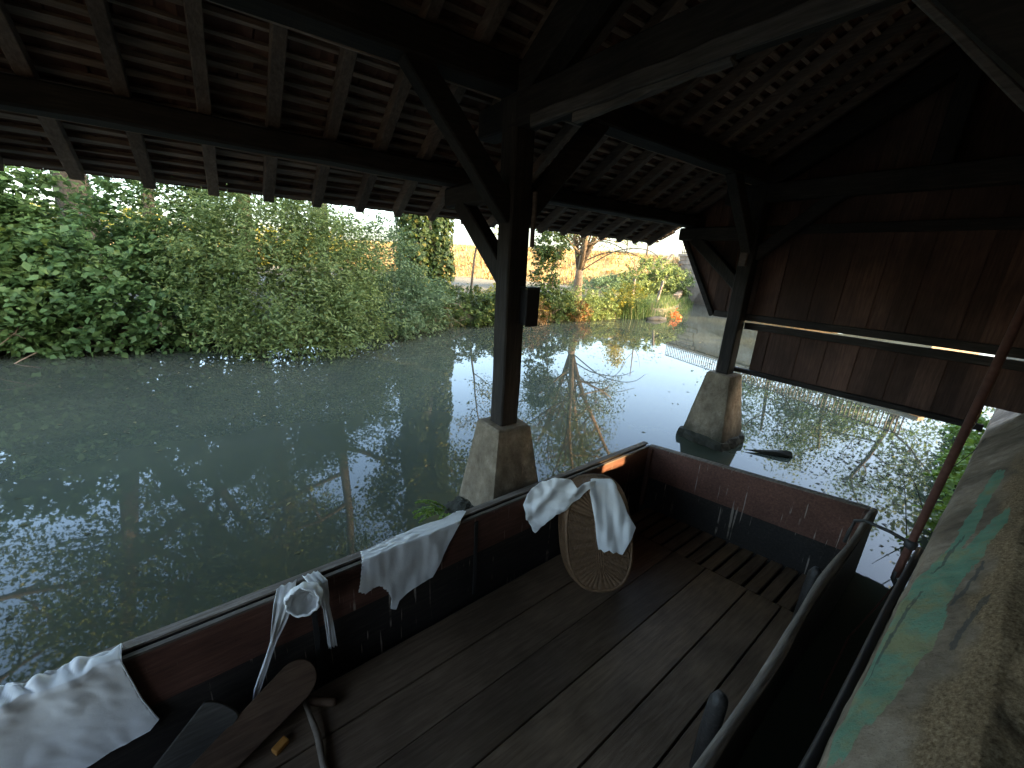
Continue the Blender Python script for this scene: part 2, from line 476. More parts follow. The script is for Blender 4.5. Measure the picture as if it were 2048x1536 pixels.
# stone pillars and posts
for i, px in enumerate(PX):
    bm = bmesh.new()
    lv = [(0.315, -0.7), (0.315, 0.0), (0.24, 0.5), (0.168, 0.985), (0.150, 1.0)]
    n = 8
    lv = [(a[0] + (b[0] - a[0]) * q / 8, a[1] + (b[1] - a[1]) * q / 8) for a, b in zip(lv, lv[1:]) for q in range(8)] + [lv[-1]]
    rings = []
    for h, z in lv:
        ring = []
        for k in range(4):
            a, b = ((-1, -1), (1, -1), (1, 1), (-1, 1))[k], ((1, -1), (1, 1), (-1, 1), (-1, -1))[k]
            for j in range(n):
                t = j / n
                x, y = (a[0] + (b[0] - a[0]) * t) * h, (a[1] + (b[1] - a[1]) * t) * h
                r = 0.90 if j == 0 else 1.0
                d = 0.008 * noise.noise((x * 9 + i, y * 9, z * 7)) + (0.010 * min(0, noise.noise((x * 3 + i, y * 3, z * 13)) - 0.1) * (1 if x > 0 else -1) if j in (0, 1, n - 1) else 0)
                ring.append(bm.verts.new((px + x * (1 if j else 0.965) + d, PY + y * (1 if j else 0.965) + d, z)))
        rings.append(ring)
    for a, b in zip(rings, rings[1:]):
        for k in range(len(a)):
            bm.faces.new((a[k], a[(k + 1) % len(a)], b[(k + 1) % len(a)], b[k]))
    bm.faces.new(rings[-1])
    me = bpy.data.meshes.new('stone_pillar'); bm.to_mesh(me); bm.free()
    p = add('stone_pillar', me, M['pillar'], WH)
    if i == 2:
        bm = bmesh.new()
        bmesh.ops.create_icosphere(bm, subdivisions=4, radius=1)
        for v in bm.verts:
            c = v.co
            f = max(abs(c.x), abs(c.y), abs(c.z))
            q = c.lerp(c / f, 0.72)
            d = 1 + 0.09 * noise.noise(c * 2.3) + 0.06 * noise.noise(c * 7)
            v.co = Vector((px + q.x * 0.37 * d, PY + q.y * 0.37 * d, -0.16 + q.z * 0.31 * d))
        me = bpy.data.meshes.new('plinth'); bm.to_mesh(me); bm.free()
        add('plinth', me, M['moss'], p)
    if i == 1:
        bm = bmesh.new()
        bmesh.ops.create_icosphere(bm, subdivisions=4, radius=1)
        for v in bm.verts:
            c = v.co
            d = 1 + 0.15 * noise.noise(c * 2.7) + 0.1 * noise.noise(c * 8)
            v.co = Vector((px - 0.30 + c.x * 0.20 * d, PY + 0.07 + c.y * 0.30 * d, 0.0 + c.z * 0.26 * d))
        me = bpy.data.meshes.new('plinth'); bm.to_mesh(me); bm.free()
        add('plinth', me, M['moss'], p)
    add('post', beam('post', (px, PY, 0.99), (px, PY, 3.37), 0.175, 0.175, (0, 1, 0), 0.012, 6, 0.004, i), M['beam_z'], WH)
    add('post', beam('post', (px, KY, 0.9), (px, KY, 3.2), 0.18, 0.18, (0, 1, 0), 0.01, 4, 0.004, i + 9), M['beam_z'], WH)
    # tie beam, principal rafters, king post
    add('tie_beam', beam('tie_beam', (px, 3.0, 3.28), (px, -1.0, 3.28), 0.17, 0.20, (0, 0, 1), 0.012, 8, 0.006, 20 + i), M['beam_y'], WH)
    add('principal_rafter', beam('principal_rafter', (px, PY + .1, zr(PY + .1) - 0.20), (px, RY + 0.08, RZ - 0.26), 0.16, 0.2, (0, 0, 1), 0.01), M['beam_y'], WH)
    add('principal_rafter', beam('principal_rafter', (px, KY - .1, zb(KY - .1) - 0.20), (px, RY - 0.08, RZ - 0.26), 0.16, 0.2, (0, 0, 1), 0.01), M['beam_y'], WH)
    add('king_post', beam('king_post', (px, RY, 3.38), (px, RY, RZ - 0.14), 0.15, 0.15, (0, 1, 0), 0.01), M['beam_z'], WH)
    # outrigger beam and strut under the outer plate
    add('outrigger_beam', beam('outrigger_beam', (px, PY - 0.05, 2.83), (px, 3.60, 2.83), 0.13, 0.17, (0, 0, 1), 0.02), M['beam_y'], WH)
    add('strut', beam('strut', (px, PY + 0.03, 2.16), (px, 3.36, 2.78), 0.13, 0.15, (0, 0, 1), 0.012, 4, 0.004, 30 + i), M['beam_z'], WH)
    # knee braces to purlin and tie beam
    for sx in (-1, 1):
        if i == 2 and sx == 1:
            continue
        add('knee_brace', beam('knee_brace', (px + sx * 0.05, PY, 2.62), (px + sx * 0.80, PY, 3.42), 0.12, 0.15, (0, 0, 1), 0.01, 4, 0.004, 40 + i), M['beam_x'], WH)
    add('knee_brace', beam('knee_brace', (px, KY + 0.02, 2.15), (px, 0.50, 3.24), 0.13, 0.13, (0, 0, 1), 0.012, 5, 0.004, 50 + i), M['beam_y'], WH)
# weathered board nailed along the tie beam
add('tie_board', beam('tie_board', (1.765, 2.30, 3.165), (1.765, 0.30, 3.165), 0.03, 0.075, (0, 0, 1), 0.006, 10, 0.006, 3), M['grey_y'], WH)
add('tie_board', beam('tie_board', (1.80, 1.95, 3.115), (1.80, 1.05, 3.145), 0.05, 0.06, (0, 0, 1), 0.006, 10, 0.008, 4), M['grey_y'], WH)
add('tie_board', beam('tie_board', (1.79, 0.555, 3.17), (1.79, -0.40, 2.08), 0.022, 0.022, (0, 0, 1), 0.004, 6, 0.003, 14), M['grey_y'], WH)  # pale strip painted in as the knee brace's lighter lower edge
add('purlin', beam('purlin', (X0, 2.60, 3.475), (X1 - 0.15, 2.60, 3.475), 0.19, 0.19, (0, 0, 1), 0.015, 24, 0.007, 5), M['beam_x'], WH)
add('eave_plate', beam('eave_plate', (X0, 3.45, 2.99), (X1 - 0.02, 3.45, 2.99), 0.17, 0.14, (0, 0, 1), 0.015, 24, 0.006, 6), M['beam_x'], WH)
add('plate_board', beam('plate_board', (X0, 3.548, 2.945), (X1 - 0.05, 3.548, 2.945), 0.02, 0.05, (0, 0, 1), 0.004, 24, 0.004, 7), M['batten'], WH)
add('purlin_board', beam('purlin_board', (X0, 2.705, 3.41), (X1 - 0.2, 2.705, 3.41), 0.02, 0.06, (0, 0, 1), 0.004, 24, 0.004, 8), M['batten'], WH)
add('purlin', beam('purlin', (X0, KY, 3.40), (X1 - 0.15, KY, 3.40), 0.19, 0.19, (0, 0, 1), 0.015, 24, 0.007, 15), M['beam_x'], WH)
ROOF = add('roof', beam('roof', (X0, RY, RZ - 0.04), (X1, RY, RZ - 0.04), 0.14, 0.20, (0, 0, 1), 0.012, 12, 0.005, 9), M['beam_x'], WH)
tag(ROOF, label='clay tile roof on rafters and battens, dark from below')
# rafters
SL = math.sqrt(1 + 0.36)
RN = Vector((0, 0.6, 1)).normalized()
RB = Vector((0, -0.6, 1)).normalized()
xr = [0.10 + 0.3655 * k for k in range(-10, 17) if X0 < 0.10 + 0.3655 * k < X1 - 0.1]
for i, x in enumerate(xr):
    r = random.Random(i)
    o = RN * 0.045
    add('rafter', beam('rafter', Vector((x + r.uniform(-.01, .01), EAVE_Y - 0.03, zr(EAVE_Y - 0.03))) + o, Vector((x, RY + 0.02, zr(RY + 0.02))) + o, 0.072, 0.09, RN, 0.004, 6, 0.003, i), M['rafter'], ROOF)
    o = RB * 0.045
    add('rafter', beam('rafter', Vector((x, EAVE_B + 0.03, zb(EAVE_B + 0.03))) + o, Vector((x, RY - 0.02, zb(RY - 0.02))) + o, 0.072, 0.09, RB, 0.004), M['rafter'], ROOF)
# battens
STEP = 0.098
nb = int((EAVE_Y - RY) * SL / STEP)
for i in range(nb + 1):
    d = 0.02 + i * STEP
    y = EAVE_Y - d / SL
    r = random.Random(100 + i)
    wd = r.uniform(0.026, 0.044)
    o = RN * (0.09 + 0.0135)
    add('batten', beam('batten', Vector((X0, y + r.uniform(-.012, .012), zr(y))) + o, Vector((X1, y + r.uniform(-.012, .012), zr(y))) + o, wd, 0.025, RN, 0.0, 26, 0.0075, 60 + i), M['batten'], ROOF)
for i in range(0, nb + 1):
    d = 0.02 + i * STEP
    y = EAVE_B + d / SL
    if y > RY: break
    o = RB * (0.09 + 0.0135)
    add('batten', beam('batten', Vector((X0, y, zb(y))) + o, Vector((X1, y, zb(y))) + o, 0.038, 0.025, RB, 0.0), M['batten'], ROOF)
# tiles: arched plain tiles hung on the battens; the eave courses singly, the rest joined
TW = 0.168
def tile_geo(rise=0.014, L=0.27, th=0.013):
    v, f = [], []
    n = 4
    for zoff in (0, th):
        for d in (0, L):
            for k in range(n + 1):
                u = k / n
                x = (u - 0.5) * (TW - 0.004)
                zz = rise * (1 - (2 * u - 1) ** 2) + zoff
                dd = d - (0.012 * (1 - (2 * u - 1) ** 2) if d == 0 else 0)
                v.append((x, dd, zz))
    m = n + 1
    idx = lambda z, d, k: z * 2 * m + d * m + k
    for k in range(n):
        f.append((idx(0, 0, k), idx(0, 1, k), idx(0, 1, k + 1), idx(0, 0, k + 1)))
        f.append((idx(1, 0, k), idx(1, 0, k + 1), idx(1, 1, k + 1), idx(1, 1, k)))
        f.append((idx(0, 0, k), idx(0, 0, k + 1), idx(1, 0, k + 1), idx(1, 0, k)))
    f.append((idx(0, 0, 0), idx(1, 0, 0), idx(1, 1, 0), idx(0, 1, 0)))
    f.append((idx(0, 0, n), idx(0, 1, n), idx(1, 1, n), idx(1, 0, n)))
    return np.array(v), f
TV, TF = tile_geo()
tile_me = mesh('tile', TV, TF)
tile_me.materials.append(M['tile'])
bulkV, bulkF, nbv = [], [], 0
ncol = int((X1 - X0) / TW)
for side in (0, 1):
    for row in range(nb + 1):
        for c in range(ncol + 1):
            x = X0 + (c + 0.5 + (0.5 if row % 2 else 0.0)) * TW
            if x > X1 + 0.05: continue
            d = -0.075 + row * STEP
            r = random.Random(row * 997 + c + side * 31)
            slope = math.atan(0.6) - 0.085
            yaw = r.uniform(-0.03, 0.03)
            if side == 0:
                y = EAVE_Y - d / SL
                if y < RY: continue
                pos = Vector((x, y, zr(y))) + RN * (0.116 + r.uniform(0, 0.006) + 0.012)
                mt = Matrix.Translation(pos) @ Matrix.Rotation(yaw, 4, RN) @ Matrix.Rotation(math.pi, 4, 'Z') @ Matrix.Rotation(slope + r.uniform(-.012, .012), 4, 'X')
            else:
                y = EAVE_B + d / SL
                if y > RY: continue
                pos = Vector((x, y, zb(y))) + RB * (0.128 + r.uniform(0, 0.006))
                mt = Matrix.Translation(pos) @ Matrix.Rotation(slope, 4, 'X')
            if side == 0 and row < 5 and c < 60:
                o = bpy.data.objects.new('tile', tile_me)
                link(o, ROOF)
                o.matrix_local = Matrix.Translation(-WH.location - ROOF.location) @ mt
            else:
                a = np.array(mt)
                bulkV.append(TV @ a[:3, :3].T + a[:3, 3]); bulkF += [tuple(q + nbv for q in f) for f in TF]; nbv += len(TV)
tag(add('tile_courses', mesh('tile_courses', np.concatenate(bulkV), bulkF), M['tile'], ROOF), kind='stuff')
rp = []
add('ridge_tiles', tubes('ridge_tiles', [(np.array([(X0, RY, RZ + 0.1), (X1, RY, RZ + 0.1)]), np.array([0.13, 0.13]))], 10), M['tile'], ROOF)

# far gable wall: rails as its frame, planks as its pieces
GX = 5.80
def gable(name_x, x, full=True, inward=-1):
    rails = []
    G = add('gable_wall', beam('gable_wall', (x + inward * 0.045, 2.95, 1.775), (x + inward * 0.045, -1.3, 1.775), 0.06, 0.085, (0, 0, 1), 0.006, 8, 0.003, 2), M['beam_y'], WH)
    add('rail', beam('rail', (x + inward * 0.045, 2.66, 2.87), (x + inward * 0.045, -1.3, 2.87), 0.06, 0.10, (0, 0, 1), 0.006), M['beam_y'], G)
    add('rail', beam('rail', (x + inward * 0.045, 2.50, 1.664), (x + inward * 0.045, 0.02, 1.664), 0.06, 0.085, (0, 0, 1), 0.006, 8, 0.004, 3), M['beam_y'], G)
    add('rail', beam('rail', (x + inward * 0.045, 2.62, 1.055), (x + inward * 0.045, 0.18, 1.045), 0.06, 0.06, (0, 0, 1), 0.006, 8, 0.004, 4), M['beam_y'], G)
    add('rail', beam('rail', (x + inward * 0.05, 3.62, 2.80), (x + inward * 0.05, 2.98, 1.74), 0.05, 0.07, (0, 1, 0), 0.006), M['beam_y'], G)
    y = 3.66
    k = 0
    while y > -1.75:
        r = random.Random(k + 7)
        wd = r.choice((0.125, 0.15, 0.17, 0.19))
        ya, yb = y - 0.002 + (0.012 if k % 2 else 0), y - wd + 0.002 - (0.012 if k % 2 else 0)
        roofz = lambda q: (zr(q) if q > RY else zb(q)) + 0.13
        bot = lambda q: 1.742 if q < 2.99 else 1.742 + (q - 2.99) * 1.72
        t = 0.026
        dx = r.uniform(-0.002, 0.002) + (0.012 if k % 2 else 0.0)
        pts = [(ya, bot(ya)), (yb, bot(yb)), (yb, roofz(yb)), (ya, roofz(ya))]
        if yb < RY < ya: pts.insert(3, (RY, roofz(RY)))
        n = len(pts)
        v = [(x + dx, a, b) for a, b in pts] + [(x + dx + t, a, b) for a, b in pts]
        f = [tuple(range(n)), tuple(reversed(range(n, 2 * n)))] + [(i, n + i, n + (i + 1) % n, (i + 1) % n) for i in range(n)]
        add('plank', mesh('plank', v, f), M['plank'], G)
        if ya < 2.46 and ya > 0.3:
            yy = max(yb, 0.17)
            add('plank', box('plank', (x + dx, yy, 1.03 + r.uniform(-.004, .004)), (x + dx + t, ya, 1.668)), M['plank'], G)
        elif ya <= 0.3:
            add('plank', box('plank', (x + dx, yb, 1.24), (x + dx + t, ya, 1.668)), M['plank'], G)  # unseen planks, added to stop sun leaking in above the bank wall
        y -= wd
        k += 1
    return G
G1 = gable('far', GX)
tag(G1, label='dark red brown vertical plank wall at the far end')
# bits fixed to the far gable: a bracing bar and a frost-cracked ledge
add('bracket', beam('bracket', (5.53, PY + 0.02, 2.42), (5.53, PY + 0.02, 2.88), 0.06, 0.09, (0, 1, 0), 0.006), M['rafter'], WH)
add('knee_brace', beam('knee_brace', (5.66, PY - 0.05, 2.55), (5.66, 1.75, 3.25), 0.10, 0.14, (0, 0, 1), 0.01), M['beam_y'], WH)
# unseen back wall and upstream gable boards, added to keep the inside dark
BW = add('added_back_wall', beam('added_back_wall', (X0, -1.34, 2.60), (X1 - 0.1, -1.34, 2.60), 0.06, 0.1, (0, 0, 1), 0.005), M['beam_x'], WH)  # rail of the unseen wall added to shade the inside
y = X0; k = 0
while y < X1 - 0.2:
    wd = random.Random(k + 400).choice((0.16, 0.19, 0.22)); k += 1
    top_ = zb(-1.40) + 0.12
    if 4.55 < y + wd / 2 < 4.95:           # unseen opening, shaped to throw a sun patch on the boat side
        add('plank', box('plank', (y + 0.001, -1.40, 1.90), (y + wd - 0.001, -1.375, top_)), M['plank'], BW)
        top_ = 1.55
    add('plank', box('plank', (y + 0.001, -1.40, 0.75), (y + wd - 0.001, -1.375, top_)), M['plank'], BW)
    y += wd
add('end_tie', beam('end_tie', (X0 + 0.12, 2.5, 2.87), (X0 + 0.12, -1.3, 2.87), 0.06, 0.1, (0, 0, 1), 0.005), M['beam_y'], WH)
y = 2.6; k = 0  # unseen upper boards, added to darken beams and far gable
while y > -1.4:
    wd = random.Random(k + 500).choice((0.16, 0.19, 0.22)); k += 1
    ya, yb = y - 0.001, y - wd + 0.001
    zz = min((zr(q) if q > RY else zb(q)) for q in (ya, yb)) + 0.06
    if zz > 2.9:
        add('plank', box('plank', (X0 + 0.05, yb, 2.82), (X0 + 0.075, ya, zz)), M['plank'], WH)
    y -= wd
# switch box and conduit on the near post
t = tag(empty('switch_box', (1.95, 2.46, 1.85)), 'black box fixed to the near post at mid height', 'box')
add('casing', box('casing', (1.895, 2.405, 1.845), (2.005, 2.4905, 2.115), 0.008), M['black'], t)
add('lid', box('lid', (1.887, 2.39, 1.838), (2.013, 2.4045, 2.122), 0.006), M['black'], t)
add('lid', box('lid', (1.885, 2.39, 2.1225), (2.017, 2.4905, 2.134), 0.004), M['black'], t)
tag(add('wooden_strip', beam('wooden_strip', (1.965, 2.47, 2.42), (1.965, 2.47, 2.80), 0.022, 0.035, (0, 1, 0), 0.004, 4, 0.002), M['rafter']),
    'thin brown wooden strip nailed to the near post above the black box', 'strip')

# ------------------------------------------------------------------ bank wall with graffiti
WALL_PROF = [(0.03, -0.6), (0.02, 0.7), (0.0, 1.02), (-0.012, 1.05), (-0.07, 1.125), (-0.13, 1.20), (-0.19, 1.275), (-0.225, 1.305), (-0.30, 1.32), (-0.42, 1.33), (-0.60, 1.33), (-0.95, 1.30), (-1.0, 0.6)]
def edge_y(x):
    return 0.048 + 0.018 * x
def wall_pt(x, t):
    """t runs along the profile (index units)"""
    i = min(int(t), len(WALL_PROF) - 2)
    a, b = WALL_PROF[i], WALL_PROF[i + 1]
    k = t - i
    y, z = a[0] + (b[0] - a[0]) * k, a[1] + (b[1] - a[1]) * k
    n = noise.noise((x * 2.2, y * 4, z * 4)) * 0.014 + noise.noise((x * 9, y * 14, z * 14)) * 0.006
    if t > 6.8:
        n += (noise.noise((x * 4.5, y * 6, 3.1)) * 0.03 + noise.noise((x * 16, y * 18, 5.0)) * 0.012) * min(1, (t - 6.8))
    return Vector((x, edge_y(x) + y + n * 0.8, z + n))
tw = np.concatenate([np.linspace(0, 2, 8, endpoint=False), np.linspace(2, 6, 90, endpoint=False), np.linspace(6, 12, 60)])
xw = np.concatenate([np.linspace(-2.5, 0.2, 20, endpoint=False), np.linspace(0.2, 4.2, 300, endpoint=False), np.linspace(4.2, 9.5, 80)])
wv = [wall_pt(x, t) for x in xw for t in tw]
nt_ = len(tw)
wf = [(i * nt_ + j, (i + 1) * nt_ + j, (i + 1) * nt_ + j + 1, i * nt_ + j + 1) for i in range(len(xw) - 1) for j in range(nt_ - 1)]
wme = mesh('bank_wall', wv, wf, True)
wme.materials.append(M['wall'])
wat = wme.attributes.new('earthy', 'FLOAT', 'POINT')
wat.data.foreach_set('value', [sstep(-0.5, 0.6, t - (5.25 + 0.9 * noise.noise((x * 2.5, 1.0, t * 0.6)) + 0.5 * noise.noise((x * 9, 4.0, t * 2)) + (x - 1.6) * 0.35)) for x in xw for t in tw])
BWALL = tag(add('bank_wall', wme), 'sloping stained bank wall with green graffiti at the right edge of the picture', 'wall')

def in_poly(px, py, poly):
    c = False
    j = len(poly) - 1
    for i in range(len(poly)):
        xi, yi = poly[i]; xj, yj = poly[j]
        if (yi > py) != (yj > py) and px < (xj - xi) * (py - yi) / (yj - yi) + xi:
            c = not c
        j = i
    return c

def grid_patch(name, poly, nu, nv, fn, smooth=True):
    """cells of a fine grid that fall inside poly, mapped to space by fn(u, v)"""
    us = [p[0] for p in poly]; vs = [p[1] for p in poly]
    u0, u1, v0, v1 = min(us), max(us), min(vs), max(vs)
    idx, V, F = {}, [], []
    def vid(i, j):
        if (i, j) not in idx:
            idx[(i, j)] = len(V)
            V.append(fn(u0 + (u1 - u0) * i / nu, v0 + (v1 - v0) * j / nv))
        return idx[(i, j)]
    for i in range(nu):
        for j in range(nv):
            if in_poly(u0 + (u1 - u0) * (i + 0.5) / nu, v0 + (v1 - v0) * (j + 0.5) / nv, poly):
                F.append((vid(i, j), vid(i + 1, j), vid(i + 1, j + 1), vid(i, j + 1)))
    cnt = {}
    for q in F:
        for a in q: cnt[a] = cnt.get(a, 0) + 1
    lim = 1.2 * math.hypot((u1 - u0) / nu, (v1 - v0) / nv)
    for (i, j), a in idx.items():                      # pull the stepped border onto the outline
        if cnt[a] == 4: continue
        u, v = u0 + (u1 - u0) * i / nu, v0 + (v1 - v0) * j / nv
        best = None
        for (xa, ya), (xb, yb) in zip(poly, poly[1:] + poly[:1]):
            dx, dy = xb - xa, yb - ya
            t_ = max(0, min(1, ((u - xa) * dx + (v - ya) * dy) / (dx * dx + dy * dy + 1e-12)))
            qx, qy = xa + dx * t_, ya + dy * t_
            d_ = math.hypot(qx - u, qy - v)
            if best is None or d_ < best[0]: best = (d_, qx, qy)
        if best[0] < lim: V[a] = fn(best[1], best[2])
    return mesh(name, V, F, smooth)

def on_wall(u, v):
    p = wall_pt(u, v)
    return p + Vector((0, 0.0025, 0.003))
GRAF = [[(1.17, 2.9), (1.3, 2.3), (1.77, 2.3), (2.14, 2.5), (2.45, 3.0), (2.64, 3.43), (2.78, 3.65), (3.42, 3.88), (3.88, 4.24), (3.85, 4.5), (3.67, 4.55), (3.17, 4.15), (2.81, 4.15), (2.61, 3.9), (2.62, 4.05), (3.1, 4.76), (3.05, 4.95), (2.84, 4.91), (2.46, 4.48), (2.28, 4.19), (2.03, 4.08), (1.89, 4.14), (1.65, 3.86), (1.41, 3.64), (1.32, 3.39), (1.21, 3.26)]]
GLINE = [[(1.52, 2.85), (1.8, 2.95), (2.2, 3.3), (2.2, 3.36), (1.8, 3.05), (1.52, 2.92)], [(2.05, 4.1), (2.2, 4.3), (2.45, 4.55), (2.42, 4.62), (2.15, 4.36), (2.02, 4.16)],
             [(1.75, 4.35), (1.95, 4.6), (2.1, 4.9), (2.04, 4.95), (1.88, 4.66), (1.72, 4.42)], [(2.4, 3.3), (2.62, 3.55), (2.78, 3.9), (2.74, 3.92), (2.56, 3.6), (2.38, 3.36)]]
pv, lv_ = [], []
for x in xw:
    for t in tw:
        if 1.0 < x < 4.1 and 2.0 < t < 6.4:
            a, b = x + 0.05 * noise.noise((x * 14, t * 9, 2)), t + 0.10 * noise.noise((x * 14, t * 9, 8))
            pv.append(1.0 if any(in_poly(a, b if b < 2.9 else 2.9 + (b - 2.9) / 1.55, q) for q in GRAF) else 0.0)
            lv_.append(1.0 if any(in_poly(a, b if b < 2.9 else 2.9 + (b - 2.9) / 1.55, q) for q in GLINE) else 0.0)
        else:
            pv.append(0.0); lv_.append(0.0)
for nm, vals in (('paint', pv), ('line', lv_)):
    wme.attributes.new(nm, 'FLOAT', 'POINT').data.foreach_set('value', vals)

# pipe along the wall foot, hanging rod with hooks
tag(add('pipe', tubes('pipe', [(np.array([(x, edge_y(x) + 0.034 + 0.004 * math.sin(x * 3), 0.78) for x in np.linspace(-1.5, 3.25, 30)]), np.full(30, 0.018))], 12), M['black']),
    'black pipe running along the foot of the bank wall beside the boat', 'pipe')
t = tag(empty('hanging_rod', (3.4, 0.2, 0.42)), 'long rusty iron rod hanging beside the far corner of the boat', 'rod')
add('rod', tubes('rod', [(np.array([(3.4 + 0.01 * math.sin(z * 2), 0.205 - 0.038 * (z - 0.43), z) for z in np.linspace(0.46, 3.75, 20)]), np.full(20, 0.021))], 10), M['rust'], t)
hk = [(3.4, 0.205, 0.5), (3.4, 0.21, 0.44), (3.4, 0.19, 0.405), (3.4, 0.15, 0.39), (3.4, 0.09, 0.40)]
add('hook', tubes('hook', [(np.array(hk), np.full(len(hk), 0.014))], 8), M['iron'], t)
hk = [(3.4, 0.175, 0.72), (3.42, 0.30, 0.735), (3.46, 0.44, 0.72), (3.48, 0.49, 0.68), (3.48, 0.50, 0.60), (3.46, 0.505, 0.50)]
add('hook', tubes('hook', [(np.array(hk), np.full(len(hk), 0.012))], 8), M['iron'], t)
add('collar', tubes('collar', [(np.array([(3.4, 0.193, z) for z in (0.69, 0.70, 0.735, 0.745)]), np.array([0.025, 0.032, 0.032, 0.025]))], 10), M['iron'], t)
ch = [(3.42, 0.19, 0.40), (3.2, 0.22, 0.30), (2.9, 0.26, 0.20), (2.6, 0.25, 0.05), (2.4, 0.23, -0.05)]
tag(add('wire', tubes('wire', [(np.array(ch), np.full(len(ch), 0.005))], 6), M['rust']), 'thin rusty wire dangling into the water between boat and bank wall', 'wire')

# ------------------------------------------------------------------ the wash boat
BOAT = tag(empty('wash_boat', (0.8, 1.2, -0.34)), 'flat dark wooden washing boat with red brown sides moored under the roof', 'boat')
def strip(name, top, zlo, th, out, zhi=None):
    """wall of planks: top = [(x, y, z)...], thickness th towards the normal side 'out'"""
    P = np.array(top, float)
    T = np.gradient(P[:, :2], axis=0); T /= np.linalg.norm(T, axis=1)[:, None]
    N = np.stack([-T[:, 1], T[:, 0]], 1) * out
    v, f = [], []
    for p, n in zip(P, N):
        zt = p[2] if zhi is None else zhi
        a = p[:2] + n * th
        v += [(p[0], p[1], zlo), (a[0], a[1], zlo), (a[0], a[1], zt), (p[0], p[1], zt)]
    for i in range(len(P) - 1):
        o = i * 4
        for k in range(4):
            f.append((o + k, o + (k + 1) % 4, o + 4 + (k + 1) % 4, o + 4 + k))
    f.append((3, 2, 1, 0)); o = (len(P) - 1) * 4; f.append((o, o + 1, o + 2, o + 3))
    return mesh(name, v, f)
Lp = lambda off, z, s0=-1.6, s1=S1, n=30: [(*PL(s0 + (s1 - s0) * i / n, off), z) for i in range(n + 1)]
def m_drip(name, base):
    m = base.copy(); m.name = name
    nt = m.node_tree; bs = nt.nodes['Principled BSDF']
    d = noise_tex(nt, 7, 3, 0.5, (5.5, 5.5, 0.25))
    d2 = noise_tex(nt, 3, 3, 0.5, (1, 1, 2.5))
    mu = nt.nodes.new('ShaderNodeMath'); mu.operation = 'MULTIPLY'
    nt.links.new(ramp(nt, d, [(0.635, (0, 0, 0)), (0.665, (1, 1, 1))]), mu.inputs[0])
    nt.links.new(ramp(nt, d2, [(0.42, (0, 0, 0)), (0.58, (0.9, 0.9, 0.9))]), mu.inputs[1])
    src = bs.inputs['Base Color'].links[0].from_socket
    nt.links.new(mixc(nt, mu.outputs[0], src, (0.33, 0.27, 0.225)), bs.inputs['Base Color'])
    return m
M['hull_red_d'] = m_drip('red hull paint with pale drips', M['hull_red'])
M['hull_tar_d'] = m_drip('tar with pale drips', M['hull_tar'])
SIDE = add('side', strip('side', Lp(0.002, 0.492), 0.17, 0.030, 1), M['hull_red_d'], BOAT)
tag(SIDE, label='red brown river side with pale drips')
add('lower_strake', strip('lower_strake', Lp(0.010, 0.168), -0.34, 0.035, 1), M['hull_tar_d'], BOAT)
add('outer_strake', strip('outer_strake', Lp(0.046, 0.500), -0.34, 0.036, 1), M['hull_tar'], BOAT)
add('gunwale', bevelled(strip('gunwale', Lp(0.044, 0.512), 0, 0.048, 1, None), 0.0) if False else strip('gunwale', Lp(0.043, 0.514, -1.6, S1 + 0.03), 0.5005, 0.052, 1), M['gunwale'], BOAT)
add('inner_rail', strip('inner_rail', Lp(-0.006, 0.507), 0.4925, 0.024, 1), M['gunwale'], BOAT)
# far end
EA, EB = np.array([CORN[0], CORN[1]]), np.array([4.02, 0.50])
Ep = lambda off, z0, z1, n=16: [(*(EA + (EB - EA) * i / n), z0 + (z1 - z0) * i / n) for i in range(n + 1)]
ed = nrm(EB - EA); en = np.array([-ed[1], ed[0]])
def end_strip(name, o0, z0, z1, zlo, th, za=0.0, zb_=0.0):
    top = [(*(EA + (EB - EA) * i / 16 + en * o0), z0 + (z1 - z0) * i / 16) for i in range(17)]
    return strip(name, top, zlo, th, 1)
add('end', end_strip('end', 0.0, 0.496, 0.565, 0.14, 0.045), M['hull_red_d'], BOAT)
add('lower_strake', end_strip('lower_strake', 0.005, 0.138, 0.138, -0.34, 0.04), M['hull_tar_d'], BOAT)
v = []
for i in range(17):
    p = EA + (EB - EA) * i / 16; z = 0.4965 + 0.07 * i / 16
    q = p + en * 0.05; p = p - en * 0.004
    v += [(p[0], p[1], z), (q[0], q[1], z), (q[0], q[1], z + 0.012), (p[0], p[1], z + 0.012)]
f = [(i * 4 + k, i * 4 + (k + 1) % 4, i * 4 + 4 + (k + 1) % 4, i * 4 + 4 + k) for i in range(16) for k in range(4)] + [(3, 2, 1, 0), (64, 65, 66, 67)]
add('gunwale', mesh('gunwale', v, f), M['gunwale'], BOAT)
add('corner_post', box('corner_post', (CORN[0] - 0.03, CORN[1] - 0.05, -0.2), (CORN[0] + 0.0, CORN[1] - 0.002, 0.485), 0.004), M['hull_red'], BOAT)
# bank side
Rp = [Vector(p) for p in RIGHT]
rs = []
for a, b in zip(RIGHT, RIGHT[1:]):
    for k in range(4):
        rs.append(tuple(a[c] + (b[c] - a[c]) * k / 4 for c in range(3)))
rs.append(RIGHT[-1])
add('side', strip('side', [(p[0], p[1], p[2] - 0.012) for p in rs], -0.34, 0.04, -1), M['hull_tar'], BOAT)
def bent(x):
    return 0.010 * math.sin(x * 2.3 + 1) + 0.006 * math.sin(x * 5.1)
add('gunwale', tubes('gunwale', [(np.array([(p[0], p[1] - 0.018 + bent(p[0]), p[2] + 0.004 + bent(p[0] + 2) * 0.5) for p in rs]), np.array([0.024 + 0.003 * math.sin(p[0] * 7) for p in rs]))], 10), M['gunwale'], BOAT)
add('corner_post', box('corner_post', (3.93, 0.47, -0.2), (4.03, 0.53, 0.565), 0.006), M['hull_red'], BOAT)
